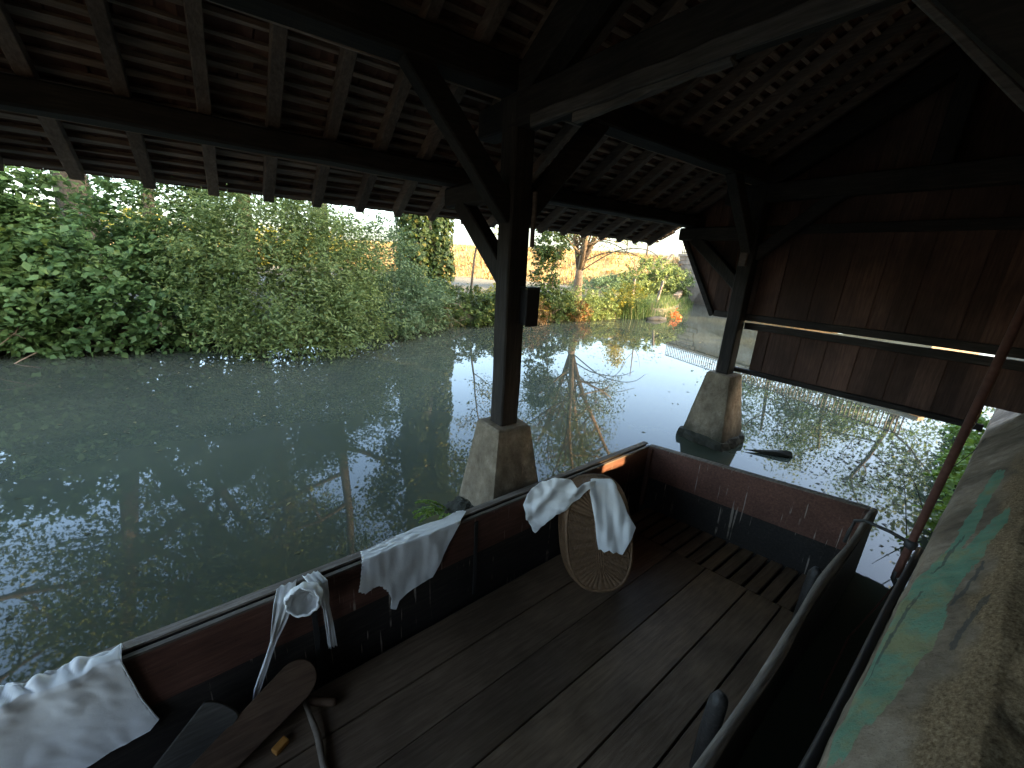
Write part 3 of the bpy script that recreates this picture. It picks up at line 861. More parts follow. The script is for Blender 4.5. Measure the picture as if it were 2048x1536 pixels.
add('end', strip('end', [(-2.48, 2.0, 0.5), (-2.46, 1.0, 0.5), (-2.45, 0.22, 0.5)], -0.34, 0.05, -1), M['hull_tar'], BOAT)
# bottom, deck boards, end slats
def ground_quad(name, pts, z0, z1, bev=0.0):
    v = [(a, b, z0) for a, b in pts] + [(a, b, z1) for a, b in pts]
    me = mesh(name, v, [(3, 2, 1, 0), (4, 5, 6, 7), (0, 1, 5, 4), (1, 2, 6, 5), (2, 3, 7, 6), (3, 0, 4, 7)])
    return bevelled(me, bev) if bev else me
add('bottom', ground_quad('bottom', [(-2.47, 0.20), (4.03, 0.47), (3.60, 2.27), (-2.49, 2.04)], -0.36, -0.30), M['hull_tar'], BOAT)
seam = [0.40, 0.66, 0.905, 1.235, 1.53, 1.83, 2.125]
def ye(yn, x):                            # seams run with the boat axis
    return yn + 0.042 * (x - 2.0)
def xe(y):                                # skewed edge of the end platform
    return 3.19 + (1.59 - y) * 0.20
for a, b in zip(seam, seam[1:]):
    r = random.Random(int(a * 1000))
    g = 0.004 if a > 0.9 else 0.007
    pts = [(-2.42, ye(a, -2.42) + g), (xe(a) - 0.006, ye(a, xe(a)) + g), (xe(b) - 0.006, ye(b, xe(b)) - g), (-2.42, ye(b, -2.42) - g)]
    add('deck_board', ground_quad('deck_board', pts, ZF - 0.035, ZF + r.uniform(-.003, .003), 0.002), M['deck'], BOAT)
ns = 14
for k in range(ns):
    ya = 0.50 + (2.13 - 0.50) * k / ns
    yb_ = ya + (2.13 - 0.50) / ns - 0.026
    xend = lambda y: EA[0] + (EB[0] - EA[0]) * (EA[1] - y) / (EA[1] - EB[1]) - 0.01
    pts = [(xe(ya) + 0.004, ye(ya, 3.2)), (xend(ya), ye(ya, 3.6)), (xend(yb_), ye(yb_, 3.6)), (xe(yb_) + 0.004, ye(yb_, 3.2))]
    add('slat', ground_quad('slat', pts, ZF - 0.03, ZF - 0.003, 0.003), M['deck'], BOAT)
# iron straps on the river side and knees on the bank side
for s in (1.13, 2.25, 3.30):
    a = PL(s, -0.006)
    add('strap', beam('strap', (a[0], a[1], -0.2), (a[0], a[1], 0.46), 0.028, 0.008, (BN[0], BN[1], 0), 0.0), M['iron'], BOAT)
for x, y in ((1.76, 0.505), (3.24, 0.565)):
    add('knee', tubes('knee', [(np.array([(x, y, ZF - 0.01), (x, y, ZF + 0.35), (x, y - 0.004, ZF + 0.50), (x, y - 0.012, ZF + 0.54), (x, y - 0.02, ZF + 0.555)]), np.array([0.046, 0.046, 0.044, 0.034, 0.008]))], 12), M['hull_tar'], BOAT)

# ------------------------------------------------------------------ laundry
def fold(x, y, sc_, seed=0.0):
    return noise.noise((x * sc_, y * sc_, seed))
def solid(o, th=0.003):
    md = o.modifiers.new('thickness', 'SOLIDIFY'); md.thickness = th; md.offset = 0
    return o
def over_gunwale(s, z, off, ftop):
    """a sheet hanging on the inner face of the river side, its upper part lying over the gunwale"""
    if z <= 0.515:
        p = PL(s, -off); zz = z
    elif z <= 0.515 + 0.105:
        p = PL(s, -off + (z - 0.515)); zz = 0.522 + ftop
    else:
        p = PL(s, -off + 0.105); zz = 0.522 - (z - 0.62) + ftop * 0.5
    return Vector((p[0], p[1], zz))
def nap(u, v):
    d = 0.010 + 0.012 * fold(u, v, 7, 1) + 0.006 * fold(u * 3, v, 6, 4) + 0.010 * max(0, math.sin((u * 1.3 + v) * 22)) * max(0, u - 1.75)
    return over_gunwale(u, v, max(0.006, d + 0.006), 0.004 + 0.010 * abs(fold(u * 2, v * 6, 5, 2)))
poly = [(1.434, 0.60), (1.415, 0.50), (1.405, 0.43), (1.382, 0.313), (1.421, 0.275), (1.455, 0.286), (1.492, 0.290), (1.52, 0.28), (1.545, 0.245), (1.575, 0.19), (1.587, 0.146), (1.579, 0.063), (1.613, 0.039), (1.639, 0.095), (1.743, 0.15), (1.884, 0.161), (2.0, 0.36), (2.086, 0.505), (2.2, 0.60), (2.17, 0.625), (2.0, 0.61), (1.8, 0.635), (1.6, 0.615)]
sc_poly = []
for i, (a, b) in enumerate(zip(poly, poly[1:] + poly[:1])):       # scalloped hem
    n = max(1, int(math.hypot(b[0] - a[0], b[1] - a[1]) / 0.012))
    for k in range(n):
        e = 0.005 if (k % 2 and i < 9) else 0
        sc_poly.append((a[0] + (b[0] - a[0]) * k / n + e, a[1] + (b[1] - a[1]) * k / n + e))
CL = tag(solid(add('cloth', grid_patch('cloth', sc_poly, 130, 110, nap), M['linen'])), 'white scallop edged cloth hung over the boat side near the stone pillar', 'cloth')
def hem(parent, poly, fn, r):
    pts = []
    for (xa, ya), (xb, yb) in zip(poly, poly[1:] + poly[:1]):
        n = max(1, int(math.hypot(xb - xa, yb - ya) / 0.01))
        pts += [fn(xa + (xb - xa) * k / n, ya + (yb - ya) * k / n) for k in range(n)]
    add('hem', tubes('hem', [(np.array([tuple(p) for p in pts + pts[:1]]), np.full(len(pts) + 1, r))], 5), M['linen'], parent)
hem(CL, sc_poly, nap, 0.0028)
def big(u, v):
    top = max(0, (v - 0.36) / 0.25)
    d = 0.014 + 0.014 * fold(u * 1.1, v * 0.4, 6, 7) + 0.03 * top * (0.5 + fold(u * 3 + v * 2, v * 2, 6, 3)) + 0.006 * math.sin(u * 24 + v * 9) * top  + 0.012 * max(0, fold(u * 2 + v * 1.5, v * 0.6 - u, 8, 25))
    return over_gunwale(u, v, max(0.006, d + 0.01), 0.012 + 0.045 * abs(fold(u * 3.2 + v, v * 2, 5, 9)) * max(0, min(1, (0.37 - u) / 0.12)))
poly = [(0.345, 0.70), (0.352, 0.55), (0.361, 0.45), (0.382, 0.262), (0.417, 0.106), (0.378, 0.067), (0.30, 0.055), (0.22, 0.05), (0.14, 0.03), (0.076, 0.05), (-0.05, 0.02), (-0.25, 0.05), (-0.45, 0.08), (-0.5, 0.4), (-0.48, 0.70)]
CL = tag(solid(add('cloth', grid_patch('cloth', poly, 110, 100, big), M['linen'])), 'large rumpled white cloth hung over the boat side at the lower left corner', 'cloth')
hem(CL, poly, big, 0.0035)

# bonnet with two long ties
t = tag(empty('bonnet', (*PL(1.07, -0.03), 0.5)), 'white linen bonnet with long hanging ties resting on the boat side', 'bonnet')
bc = PL(1.075, -0.10); bcz = 0.505
ax = Vector((-0.30, -0.80, 0.28)).normalized()
sx_ = ax.cross(Vector((0, 0, 1))).normalized(); sy_ = sx_.cross(ax).normalized()
v, f = [], []
na, nr = 48, 16
for j in range(nr + 1):
    a = j / nr
    th_ = math.pi * (0.98 - 0.60 * a)          # from the crown to the open rim
    for k in range(na):
        ph = 2 * math.pi * k / na
        rr = 0.088 * math.sin(th_) ** 0.8
        if a > 0.8: rr *= 1 - 0.25 * (a - 0.8)
        dpt = 0.085 * math.cos(th_)
        w_ = 1 + 0.10 * noise.noise((math.cos(ph) * 2.2, math.sin(ph) * 2.2, a * 3)) + 0.05 * math.sin(ph * 9) * a
        p = Vector((bc[0], bc[1], bcz)) + (sx_ * math.cos(ph) * rr + sy_ * math.sin(ph) * rr * 0.92) * w_ + ax * (dpt + 0.02 * noise.noise((math.cos(ph) * 3, math.sin(ph) * 3, 7)))
        v.append(p)
for j in range(nr):
    for k in range(na):
        f.append((j * na + k, j * na + (k + 1) % na, (j + 1) * na + (k + 1) % na, (j + 1) * na + k))
f.append(tuple(reversed(range(na))))
solid(add('crown', mesh('crown', v, f, True), M['linen'], t), 0.004)
rimp = np.array([v[nr * na + k % na] for k in range(na + 1)])
add('rim', tubes('rim', [(rimp, np.full(na + 1, 0.0075))], 6), M['linen'], t)
def ribbon(name, pts, widths, seed):
    """a crumpled strip along pts"""
    P = [Vector(p) for p in pts]
    fine, wf_ = [], []
    for i in range(len(P) - 1):
        for k in range(8):
            q = k / 8
            fine.append(P[i].lerp(P[i + 1], q)); wf_.append(widths[i] + (widths[i + 1] - widths[i]) * q)
    fine.append(P[-1]); wf_.append(widths[-1])
    v, f = [], []
    m_ = 8
    for i, (p, w2) in enumerate(zip(fine, wf_)):
        for k in range(m_ + 1):
            u = k / m_ - 0.5
            d = 0.010 * math.sin(k * 2.1 + i * 0.12 + seed) * min(1, w2 / 0.05) + 0.006 * noise.noise((i * 0.2, k * 0.5, seed))
            q = p + Vector((BD[0], BD[1], 0)) * u * w2 - Vector((BN[0], BN[1], 0)) * (0.012 + d)
            v.append(q)
    for i in range(len(fine) - 1):
        for k in range(m_):
            o = i * (m_ + 1) + k
            f.append((o, o + 1, o + m_ + 2, o + m_ + 1))
    return mesh(name, v, f, True)
L_ = lambda s, off, z: (*PL(s, -off), z)
solid(add('tie', ribbon('tie', [L_(1.02, -0.05, 0.53), L_(0.99, 0.03, 0.50), L_(0.955, 0.05, 0.40), L_(0.915, 0.035, 0.27), L_(0.86, 0.03, 0.12), L_(0.815, 0.025, 0.0), L_(0.79, 0.02, -0.08)], [0.10, 0.105, 0.075, 0.032, 0.030, 0.038, 0.022], 1), M['linen'], t))
solid(add('tie', ribbon('tie', [L_(1.14, -0.06, 0.53), L_(1.17, 0.02, 0.50), L_(1.185, 0.03, 0.42), L_(1.19, 0.03, 0.34), L_(1.198, 0.025, 0.18), L_(1.205, 0.02, 0.01)], [0.08, 0.085, 0.055, 0.036, 0.042, 0.046], 5), M['linen'], t))

# oval wicker basket leaning on its edge, base towards the camera
bn = Vector((-0.60, -0.70, 0.35)).normalized()
bax = (Vector((0, 0, 1)) - bn * bn.z).normalized()
bw = bax.cross(bn).normalized()
bax, bw = bax * math.cos(-0.12) + bw * math.sin(-0.12), bw * math.cos(-0.12) - bax * math.sin(-0.12)
BC = Vector((2.195, 1.68, 0.275))
t = tag(empty('wicker_basket', (2.225, 1.6, ZF)), 'oval brown wicker basket tipped on its edge in the boat', 'basket')
HA, HB = 0.395, 0.25
def oval(a, ra, rb):
    # stadium-like oval
    c, s = math.cos(a), math.sin(a)
    e = 0.78
    return ra * math.copysign(abs(s) ** e, s), rb * math.copysign(abs(c) ** e, c)
paths = []
nst = 44
# base: spokes from a central spine, and rings of weave
spine = 0.20
for k in range(nst):
    a = 2 * math.pi * k / nst
    la, lb = oval(a, HA - 0.01, HB - 0.01)
    cl = max(-spine, min(spine, la * 0.62))
    P = [BC + bax * (cl + (la - cl) * q) + bw * (lb * q) + bn * (0.004 * math.cos(q * 40 + k * math.pi)) for q in np.linspace(0.04, 1, 14)]
    paths.append((np.array(P), np.full(14, 0.0095)))
for P in ([BC + bax * q + bw * o + bn * 0.006 for q in np.linspace(-spine - 0.05, spine + 0.05, 10)] for o in (-0.025, -0.008, 0.008, 0.025)):
    paths.append((np.array(list(P)), np.full(10, 0.0075)))
add('base_spokes', tubes('base_spokes', paths, 6), M['wicker'], t)
paths = []
for i, q in enumerate(np.linspace(0.16, 0.97, 34)):
    P = []
    for k in range(nst * 3 + 1):
        a = 2 * math.pi * k / (nst * 3)
        la, lb = oval(a, HA - 0.01, HB - 0.01)
        cl = max(-spine, min(spine, la * 0.62))
        wob = 0.010 * math.cos(k / 3 * math.pi + i * math.pi)
        P.append(BC + bax * (cl + (la - cl) * q) + bw * (lb * q) + bn * wob)
    paths.append((np.array(P), np.full(len(P), 0.0048)))
add('base_weave', tubes('base_weave', paths, 5), M['wicker'], t)
v, f = [], []
for k in range(64):
    la, lb = oval(2 * math.pi * k / 64, HA - 0.012, HB - 0.012)
    v.append(BC + bax * la + bw * lb - bn * 0.006)
f = [tuple(range(64))]
add('base', mesh('base', v, f), M['wicker'], t)
paths = []
for i in range(26):
    q = i / 25
    fl = 1 + 0.13 * q
    P = []
    for k in range(nst * 2 + 1):
        a = 2 * math.pi * k / (nst * 2)
        la, lb = oval(a, HA * fl, HB * fl)
        wob = 0.005 * math.cos(k / 2 * math.pi + i * math.pi)
        nn = (bax * la + bw * lb).normalized()
        P.append(BC - bn * (0.005 + 0.20 * q) + bax * la + bw * lb + nn * wob)
    paths.append((np.array(P), np.full(len(P), 0.0065)))
add('side_weave', tubes('side_weave', paths, 5), M['wicker'], t)
def rim(q, r, off):
    fl = 1 + 0.13 * q
    return (np.array([BC - bn * (0.005 + 0.20 * q) + bax * (oval(2 * math.pi * k / 72, HA * fl + off, HB * fl + off)[0]) + bw * (oval(2 * math.pi * k / 72, HA * fl + off, HB * fl + off)[1]) for k in range(73)]), np.full(73, r))
add('rim', tubes('rim', [rim(1.02, 0.014, 0.0), rim(1.07, 0.012, 0.006)], 8), M['wicker'], t)
add('foot_rim', tubes('foot_rim', [rim(-0.03, 0.011, 0.0), rim(0.02, 0.010, 0.006)], 8), M['wicker'], t)

# drawers: one leg over the boat side, the other over the basket
t = tag(empty('linen_drawers', (*PL(2.75), 0.5)), 'white scallop hemmed linen drawers draped over the wicker basket and the boat side', 'drawers')
U_ = Vector((0, 0, 1))
def unproj_plane(px, py, o, n):
    r = Vector(ROT @ nrm([px - 1024, py - 768, FPX])); c = Vector(CAM)
    return c + r * ((o - c).dot(n) / r.dot(n))
KX = 0.19536
legr_px = [(905, 318), (960, 300), (1100, 305), (1170, 350), (1230, 440), (1300, 640), (1390, 790), (1340, 905), (1285, 1000), (1250, 1068), (1215, 1060), (1190, 1038), (1150, 1045), (1110, 1012), (1060, 1042), (1030, 1010), (1005, 1015), (985, 900), (970, 740), (935, 540), (912, 420)]
orig = BC + bn * 0.022
def to2(p, o, a, b):
    return ((p - o).dot(a), (p - o).dot(b))
legr = [to2(unproj_plane(1000 + a * KX, 900 + b * KX, orig, bn), orig, bw, bax) for a, b in legr_px]
vmax = max(q[1] for q in legr)
legr = [((u - 0.03) * 0.55 + 0.03, v + 0.12) if v > vmax - 0.05 else (u, v) for u, v in legr]
def drape(u, v):
    bend = max(0, v - (vmax - 0.06))
    h = 0.012 + 0.016 * fold(u * 2.5, v, 7, 21) + 0.010 * math.sin(u * 34 + v * 9) + 0.03 * max(0, 1 - abs(u - 0.06) / 0.2) * 0.5
    an = bend / 0.055
    v -= 1.6 * (u - 0.04) ** 2 * sstep(vmax - 0.22, vmax, v)
    p = orig + bw * u + bax * (min(v, vmax - 0.06) + 0.055 * math.sin(min(an, 2.2))) + bn * (h - 0.055 * (1 - math.cos(min(an, 2.2))) - 0.05 * max(0, an - 2.2))
    return p
solid(add('leg', grid_patch('leg', legr, 90, 120, drape), M['linen'], t), 0.003)
legl_px = [(280, 430), (330, 370), (400, 330), (560, 262), (690, 268), (740, 310), (785, 350), (850, 325), (910, 300), (985, 300), (960, 370), (905, 390), (830, 465), (760, 520), (700, 570), (610, 635), (575, 632), (540, 665), (480, 700), (420, 765), (360, 822), (335, 800), (325, 760), (300, 735), (290, 700), (268, 685), (265, 610), (238, 555)]
o2 = Vector((*PL(2.68, -0.04), 0.4)); p2 = BC + bax * 0.30 + bn * 0.03
hd = Vector((p2.x - o2.x, p2.y - o2.y, 0)).normalized()
pn = hd.cross(U_).normalized()
if pn.y > 0: pn = -pn
legl = [to2(unproj_plane(1000 + a * KX, 900 + b * KX, o2, pn), o2, hd, U_) for a, b in legl_px]
def sling(u, v):
    h = 0.03 + 0.022 * fold(u * 2, v * 1.4, 7, 33) + 0.012 * math.sin((u * 0.9 - v * 0.6) * 40) + 0.02 * fold(u, v, 14, 3)
    return o2 + hd * u + U_ * v + pn * h
solid(add('leg', grid_patch('leg', legl, 110, 90, sling), M['linen'], t), 0.003)

# washing tools on the boat floor at the left
def paddle(name, p, q, n, half, th, roundness=1.0, tail=0.7):
    p, q, n = Vector(p), Vector(q), Vector(n).normalized()
    d = (q - p); L = d.length; d.normalize()
    s = d.cross(n).normalized(); n = s.cross(d).normalized()
    out = []
    for k in range(17):
        a = -math.pi / 2 + math.pi * k / 16
        out.append((L - half + math.cos(a) * half * roundness, math.sin(a) * half))
    out += [(0.02, half * tail), (0.0, half * tail * 0.9), (0.0, -half * tail * 0.9), (0.02, -half * tail)]
    m_ = len(out)
    v = [p + d * a + s * b for a, b in out] + [p + d * a + s * b + n * th for a, b in out]
    f = [tuple(reversed(range(m_))), tuple(range(m_, 2 * m_))] + [(i, (i + 1) % m_, m_ + (i + 1) % m_, m_ + i) for i in range(m_)]
    return bevelled(mesh(name, v, f), 0.004)
tag(add('washing_bat', paddle('washing_bat', (-0.44, 1.83, ZF + 0.02), (0.19, 2.02, 0.02), (0.15, -0.75, 0.75), 0.105, 0.025, 1.0, 0.75), M['bat_wood']),
    'brown round ended wooden washing bat lying against the boat side', 'washing bat')
tag(add('washing_board', paddle('washing_board', (-0.52, 1.90, ZF + 0.03), (-0.17, 2.02, 0.10), (0.25, -0.8, 0.6), 0.095, 0.02, 0.3, 1.1), M['board_grey']),
    'grey scrubbed wooden board leaning beside the brown washing bat', 'board')
tag(add('wooden_peg', tubes('wooden_peg', [(np.array([(0.11, 2.0, ZF + 0.05), (0.18, 1.95, ZF + 0.035), (0.26, 1.90, ZF + 0.025), (0.275, 1.89, ZF + 0.025)]), np.array([0.022, 0.023, 0.024, 0.018]))], 10), M['bat_wood']),
    'short thick wooden peg on the boat floor right of the washing bat', 'peg')
sp = [(0.12, 1.98, ZF + 0.06), (0.135, 1.88, ZF + 0.04), (0.15, 1.76, ZF + 0.03), (0.145, 1.62, ZF + 0.018), (0.17, 1.35, ZF + 0.018)]
tag(add('stick', tubes('stick', [(np.array(sp), np.array([0.012, 0.014, 0.018, 0.016, 0.017]))], 9), M['stick']), 'pale crooked stick lying on the boat floor by the washing bat', 'stick')
bm = bmesh.new()
bmesh.ops.create_cube(bm, size=1)
for v_ in bm.verts:
    v_.co = Vector((v_.co.x * 0.075, v_.co.y * 0.045, v_.co.z * 0.028))
bmesh.ops.rotate(bm, verts=bm.verts, cent=(0, 0, 0), matrix=Matrix.Rotation(0.5, 3, 'Z'))
bmesh.ops.translate(bm, verts=bm.verts, vec=(-0.02, 1.83, ZF + 0.016))
me = bpy.data.meshes.new('soap_block'); bm.to_mesh(me); bm.free()
tag(add('soap_block', bevelled(me, 0.008, 2), M['soap']), 'small orange block of soap on the boat floor', 'soap')

# drifting timber on the water
v = [(5.62, 2.12, 0.02), (5.80, 1.86, 0.0), (5.98, 1.74, -0.02), (6.02, 1.64, 0.0), (5.95, 1.66, 0.03), (5.97, 1.72, 0.09), (5.85, 1.80, 0.06), (6.0, 1.67, 0.08)]
bm = bmesh.new()
for p in v: bm.verts.new(p)
bmesh.ops.convex_hull(bm, input=bm.verts)
me = bpy.data.meshes.new('drift_wood'); bm.to_mesh(me); bm.free()
tag(add('drift_wood', me, M['moss']), 'dark wedge of drift wood floating beyond the boat below the plank wall', 'drift wood')

# ------------------------------------------------------------------ vegetation
def leaf_mesh(name, P, N, size, aspect=0.5, fold_=0.25, seed=0, tint=None):
    """one folded kite per leaf: P centres, N facing normals, size per leaf"""
    rng = np.random.default_rng(seed)
    n = len(P)
    N = N / (np.linalg.norm(N, axis=1)[:, None] + 1e-9)
    A = rng.normal(size=(n, 3)); A[:, 2] -= 0.5
    T = A - (A * N).sum(1)[:, None] * N
    T /= np.linalg.norm(T, axis=1)[:, None] + 1e-9
    B = np.cross(N, T)
    L = size[:, None] if np.ndim(size) else np.full((n, 1), size)
    V = np.empty((n, 4, 3))
    V[:, 0] = P - T * L * 0.5
    V[:, 1] = P - T * L * 0.05 + B * L * aspect * 0.5 + N * L * fold_ * 0.3
    V[:, 2] = P + T * L * 0.5 - N * L * 0.12
    V[:, 3] = P - T * L * 0.05 - B * L * aspect * 0.5 + N * L * fold_ * 0.3
    me = bpy.data.meshes.new(name)
    base = np.arange(n)[:, None] * 4
    tri = np.concatenate([base + [0, 1, 2], base + [0, 2, 3]], 1).reshape(-1)
    me.vertices.add(n * 4); me.vertices.foreach_set('co', V.reshape(-1).astype(np.float32))
    nf = n * 2
    me.loops.add(nf * 3); me.loops.foreach_set('vertex_index', tri.astype(np.int32))
    me.polygons.add(nf); me.polygons.foreach_set('loop_start', (np.arange(nf) * 3).astype(np.int32))
    me.polygons.foreach_set('loop_total', np.full(nf, 3, np.int32))
    me.update(); me.validate()
    at = me.attributes.new('tint', 'FLOAT', 'FACE')
    tn = rng.random(n) if tint is None else tint
    at.data.foreach_set('value', np.repeat(tn, 2).astype(np.float32))
    return me

def sprays(centres, axes, per, length, spread, droop, rng):
    """leaves set along short drooping shoots"""
    P, N = [], []
    for c, a in zip(centres, axes):
        a = a / (np.linalg.norm(a) + 1e-9)
        t = rng.random(per) * length
        p = c + a[None, :] * t[:, None] + rng.normal(size=(per, 3)) * spread
        p[:, 2] -= droop * (t / length) ** 2 * length
        P.append(p)
        nn = np.array([0, 0, 0.85]) + a * 0.35 + rng.normal(size=(per, 3)) * 0.45
        N.append(nn)
    return np.concatenate(P), np.concatenate(N)

def shrub(name, label, lobes, shoots, per, size, mat, cat='shrub', seed=0, group=None, aspect=0.55, length=0.5, droop=0.4, base=None, stems=8, zmin=0.03, inner=0.35):
    rng = np.random.default_rng(seed)
    vol = np.array([l[1][0] * l[1][1] * l[1][2] for l in lobes]) ** 0.67
    pick = rng.choice(len(lobes), shoots, p=vol / vol.sum())
    C, Ax = [], []
    for k in pick:
        c, r = np.array(lobes[k][0], float), np.array(lobes[k][1], float)
        d = rng.normal(size=3); d /= np.linalg.norm(d)
        rad = inner + (1 - inner) * rng.random() ** 0.45
        ns_ = 1 + 0.25 * noise.noise(Vector(tuple(d * 2.1 + c)))
        p = c + d * r * rad * ns_
        if p[2] < zmin: continue
        C.append(p); Ax.append(d * 0.8 + np.array([0, 0, 0.25]))
    P, N = sprays(C, Ax, per, length, length * 0.14, droop, rng)
    ok = P[:, 2] > zmin * 0.5
    P, N = P[ok], N[ok]
    cl = np.repeat(rng.random(len(C)), per)[ok] * 0.55 + rng.random(len(P)) * 0.45
    sz = size * rng.uniform(0.4, 1.45, len(P))
    b = base or (lobes[0][0][0], lobes[0][0][1], height(lobes[0][0][0], lobes[0][0][1]))
    root = tag(empty(name, b), label, cat, group)
    add('foliage', leaf_mesh('foliage', P, N, sz, aspect, 0.25, seed, cl), mat, root)
    paths = []
    for k in range(stems):
        q = C[rng.integers(len(C))]
        st = np.array(b) + np.array([rng.normal() * 0.25, rng.normal() * 0.25, -0.15])
        mid = (st + q) / 2 + np.array([rng.normal() * 0.15, rng.normal() * 0.15, 0.35])
        tt = np.linspace(0, 1, 8)[:, None]
        pp = (1 - tt) ** 2 * st + 2 * tt * (1 - tt) * mid + tt ** 2 * q
        paths.append((pp, np.linspace(0.035, 0.008, 8)))
    if paths:
        add('stems', tubes('stems', paths, 5), M['bark'], root)
    return root

def tree(name, label, base, h, r0, mat, leaf=0.10, seed=0, bark='bark', forks=2, fork_at=0.3, limbs=9, clear=0.25, spread=0.45, per=26, cloud=0.55, cat='tree', group=None, lean=(0, 0), density=1.0, aspect=0.5, extra=None):
    rng = np.random.default_rng(seed)
    paths, tips = [], []
    def branch(p, d, L, r, depth):
        n = 7
        pts = [np.array(p, float)]
        d = nrm(d)
        for i in range(n - 1):
            d = nrm(d + rng.normal(size=3) * (0.08 if depth == 0 else 0.17) + np.array([0, 0, 0.05 if depth else 0.02]))
            pts.append(pts[-1] + d * L / (n - 1))
        rr = np.linspace(r, r * (0.45 if depth < 2 else 0.25), n)
        paths.append((np.array(pts), rr))
        if depth >= 3 or r < 0.012:
            tips.append((pts[-1], d)); tips.append((pts[3], d))
            return
        kids = limbs if depth == 0 else (5 if depth == 1 else 4)
        for k in range(kids):
            q = (clear if depth == 0 else 0.25) + (1 - (clear if depth == 0 else 0.25)) * (k + rng.random() * 0.8) / kids
            i = min(n - 2, int(q * (n - 1)))
            pp = pts[i] + (pts[i + 1] - pts[i]) * (q * (n - 1) - i)
            side = rng.normal(size=3); side[2] *= 0.35; side = nrm(side - d * (side @ d))
            dd = nrm(d * 0.45 + side * (0.95 if depth == 0 else 0.75))
            if depth == 0:
                dd = nrm(side + np.array([0, 0, 0.45]))
            branch(pp, dd, L * (spread if depth == 0 else 0.52) * (1.15 - 0.5 * q) * rng.uniform(0.8, 1.15), rr[i] * (0.5 if depth == 0 else 0.6), depth + 1)
        tips.append((pts[-1], d))
    b = np.array(base, float)
    d0 = np.array([lean[0], lean[1], 1.0])
    if forks > 1:
        fp = b + nrm(d0) * h * fork_at
        n = 6
        tt = np.linspace(0, 1, n)[:, None]
        paths.append((b[None, :] - np.array([0, 0, 0.3]) * (1 - tt) + (fp - b)[None, :] * tt, np.linspace(r0 * 1.35, r0, n)))
        for k in range(forks):
            a = 2 * math.pi * k / forks + rng.random()
            branch(fp - np.array([0, 0, 0.1]), d0 + np.array([math.cos(a), math.sin(a), 0]) * 0.33, h * (1 - fork_at), r0 * 0.72, 0)
    else:
        branch(b - np.array([0, 0, 0.3]), d0, h, r0, 0)
    root = tag(empty(name, base), label, cat, group)
    add('trunk', tubes('trunk', paths, 6), M[bark], root)
    C = np.array([t_[0] for t_ in tips]); D = np.array([t_[1] for t_ in tips])
    if density < 1:
        k = rng.random(len(C)) < density
        C, D = C[k], D[k]
    P = np.repeat(C, per, 0) + rng.normal(size=(len(C) * per, 3)) * cloud * np.array([1, 1, 0.75])
    N = np.array([0, 0, 0.8]) + rng.normal(size=P.shape) * 0.5
    tn = np.clip(np.repeat(rng.random(len(C)), per) * 0.6 + rng.random(len(P)) * 0.4, 0, 1)
    if extra is not None:
        P = np.concatenate([P, extra[0]]); N = np.concatenate([N, extra[1]]); tn = np.concatenate([tn, rng.random(len(extra[0]))])
    ok = P[:, 2] > 0.1
    P, N, tn = P[ok], N[ok], tn[ok]
    add('crown', leaf_mesh('crown', P, N, leaf * rng.uniform(0.6, 1.35, len(P)), aspect, 0.25, seed, tn), mat, root)
    return root

def ivy_sleeve(base, h, r, n, seed, lean=(0, 0)):
    rng = np.random.default_rng(seed)
    z = rng.random(n) ** 0.9 * h
    a = rng.random(n) * 2 * np.pi
    lump = np.array([1 + 0.35 * noise.noise((math.cos(q), math.sin(q), zz * 0.8 + seed)) for q, zz in zip(a, z)])
    rr = r * lump * (1 - 0.45 * z / h) * rng.uniform(0.7, 1.1, n)
    P = np.stack([base[0] + np.cos(a) * rr + lean[0] * z, base[1] + np.sin(a) * rr + lean[1] * z, base[2] + z], 1)
    N = np.stack([np.cos(a), np.sin(a), np.full(n, 0.5)], 1) + rng.normal(size=(n, 3)) * 0.35
    return P, N

hz = lambda x, y: height(x, y)
# shrubs on the far bank, left to right
shrub('bank_shrub', 'tall dark green broad leaved shrub on the far bank at the left edge', [((-4.3, 13.0, 1.7), (1.7, 1.4, 2.1)), ((-3.1, 12.8, 1.1), (1.2, 1.1, 1.2)), ((-3.35, 13.4, 3.35), (0.75, 0.8, 0.8)), ((-6.2, 13.4, 2.2), (1.6, 1.3, 2.4))], 1800, 16, 0.15, M['leaf_dark'], seed=1, aspect=0.75, group='shrubs on the far bank')
shrub('bank_shrub', 'dense dark green shrub on the far bank below the forked trunk', [((-2.2, 12.6, 1.4), (1.9, 1.4, 1.35)), ((-1.0, 12.2, 1.0), (1.6, 1.2, 1.1)), ((-0.6, 13.0, 2.8), (1.3, 1.0, 1.5)), ((-3.6, 12.7, 1.0), (1.2, 1.0, 1.0))], 1700, 16, 0.135, M['leaf_dark'], seed=2, aspect=0.7, group='shrubs on the far bank')
shrub('bank_shrub', 'large light green shrub overhanging the water in the middle of the far bank', [((1.2, 11.1, 1.7), (1.9, 1.5, 1.7)), ((1.9, 10.4, 0.75), (1.6, 1.0, 0.85)), ((0.9, 12.2, 2.8), (1.6, 1.3, 1.3)), ((2.6, 12.0, 2.0), (1.4, 1.2, 1.3))], 2600, 18, 0.105, M['leaf_mid'], seed=3, aspect=0.42, length=0.6, group='shrubs on the far bank')
shrub('bank_shrub', 'blue green low shrub trailing into the water left of the ivy trunks', [((4.3, 12.3, 0.9), (1.7, 1.3, 1.1)), ((3.5, 11.8, 0.45), (1.3, 1.0, 0.6)), ((5.3, 12.9, 0.7), (1.2, 1.0, 0.9)), ((4.2, 13.2, 2.2), (1.2, 1.0, 1.1))], 1500, 18, 0.10, M['leaf_blue'], seed=4, aspect=0.5, group='shrubs on the far bank')
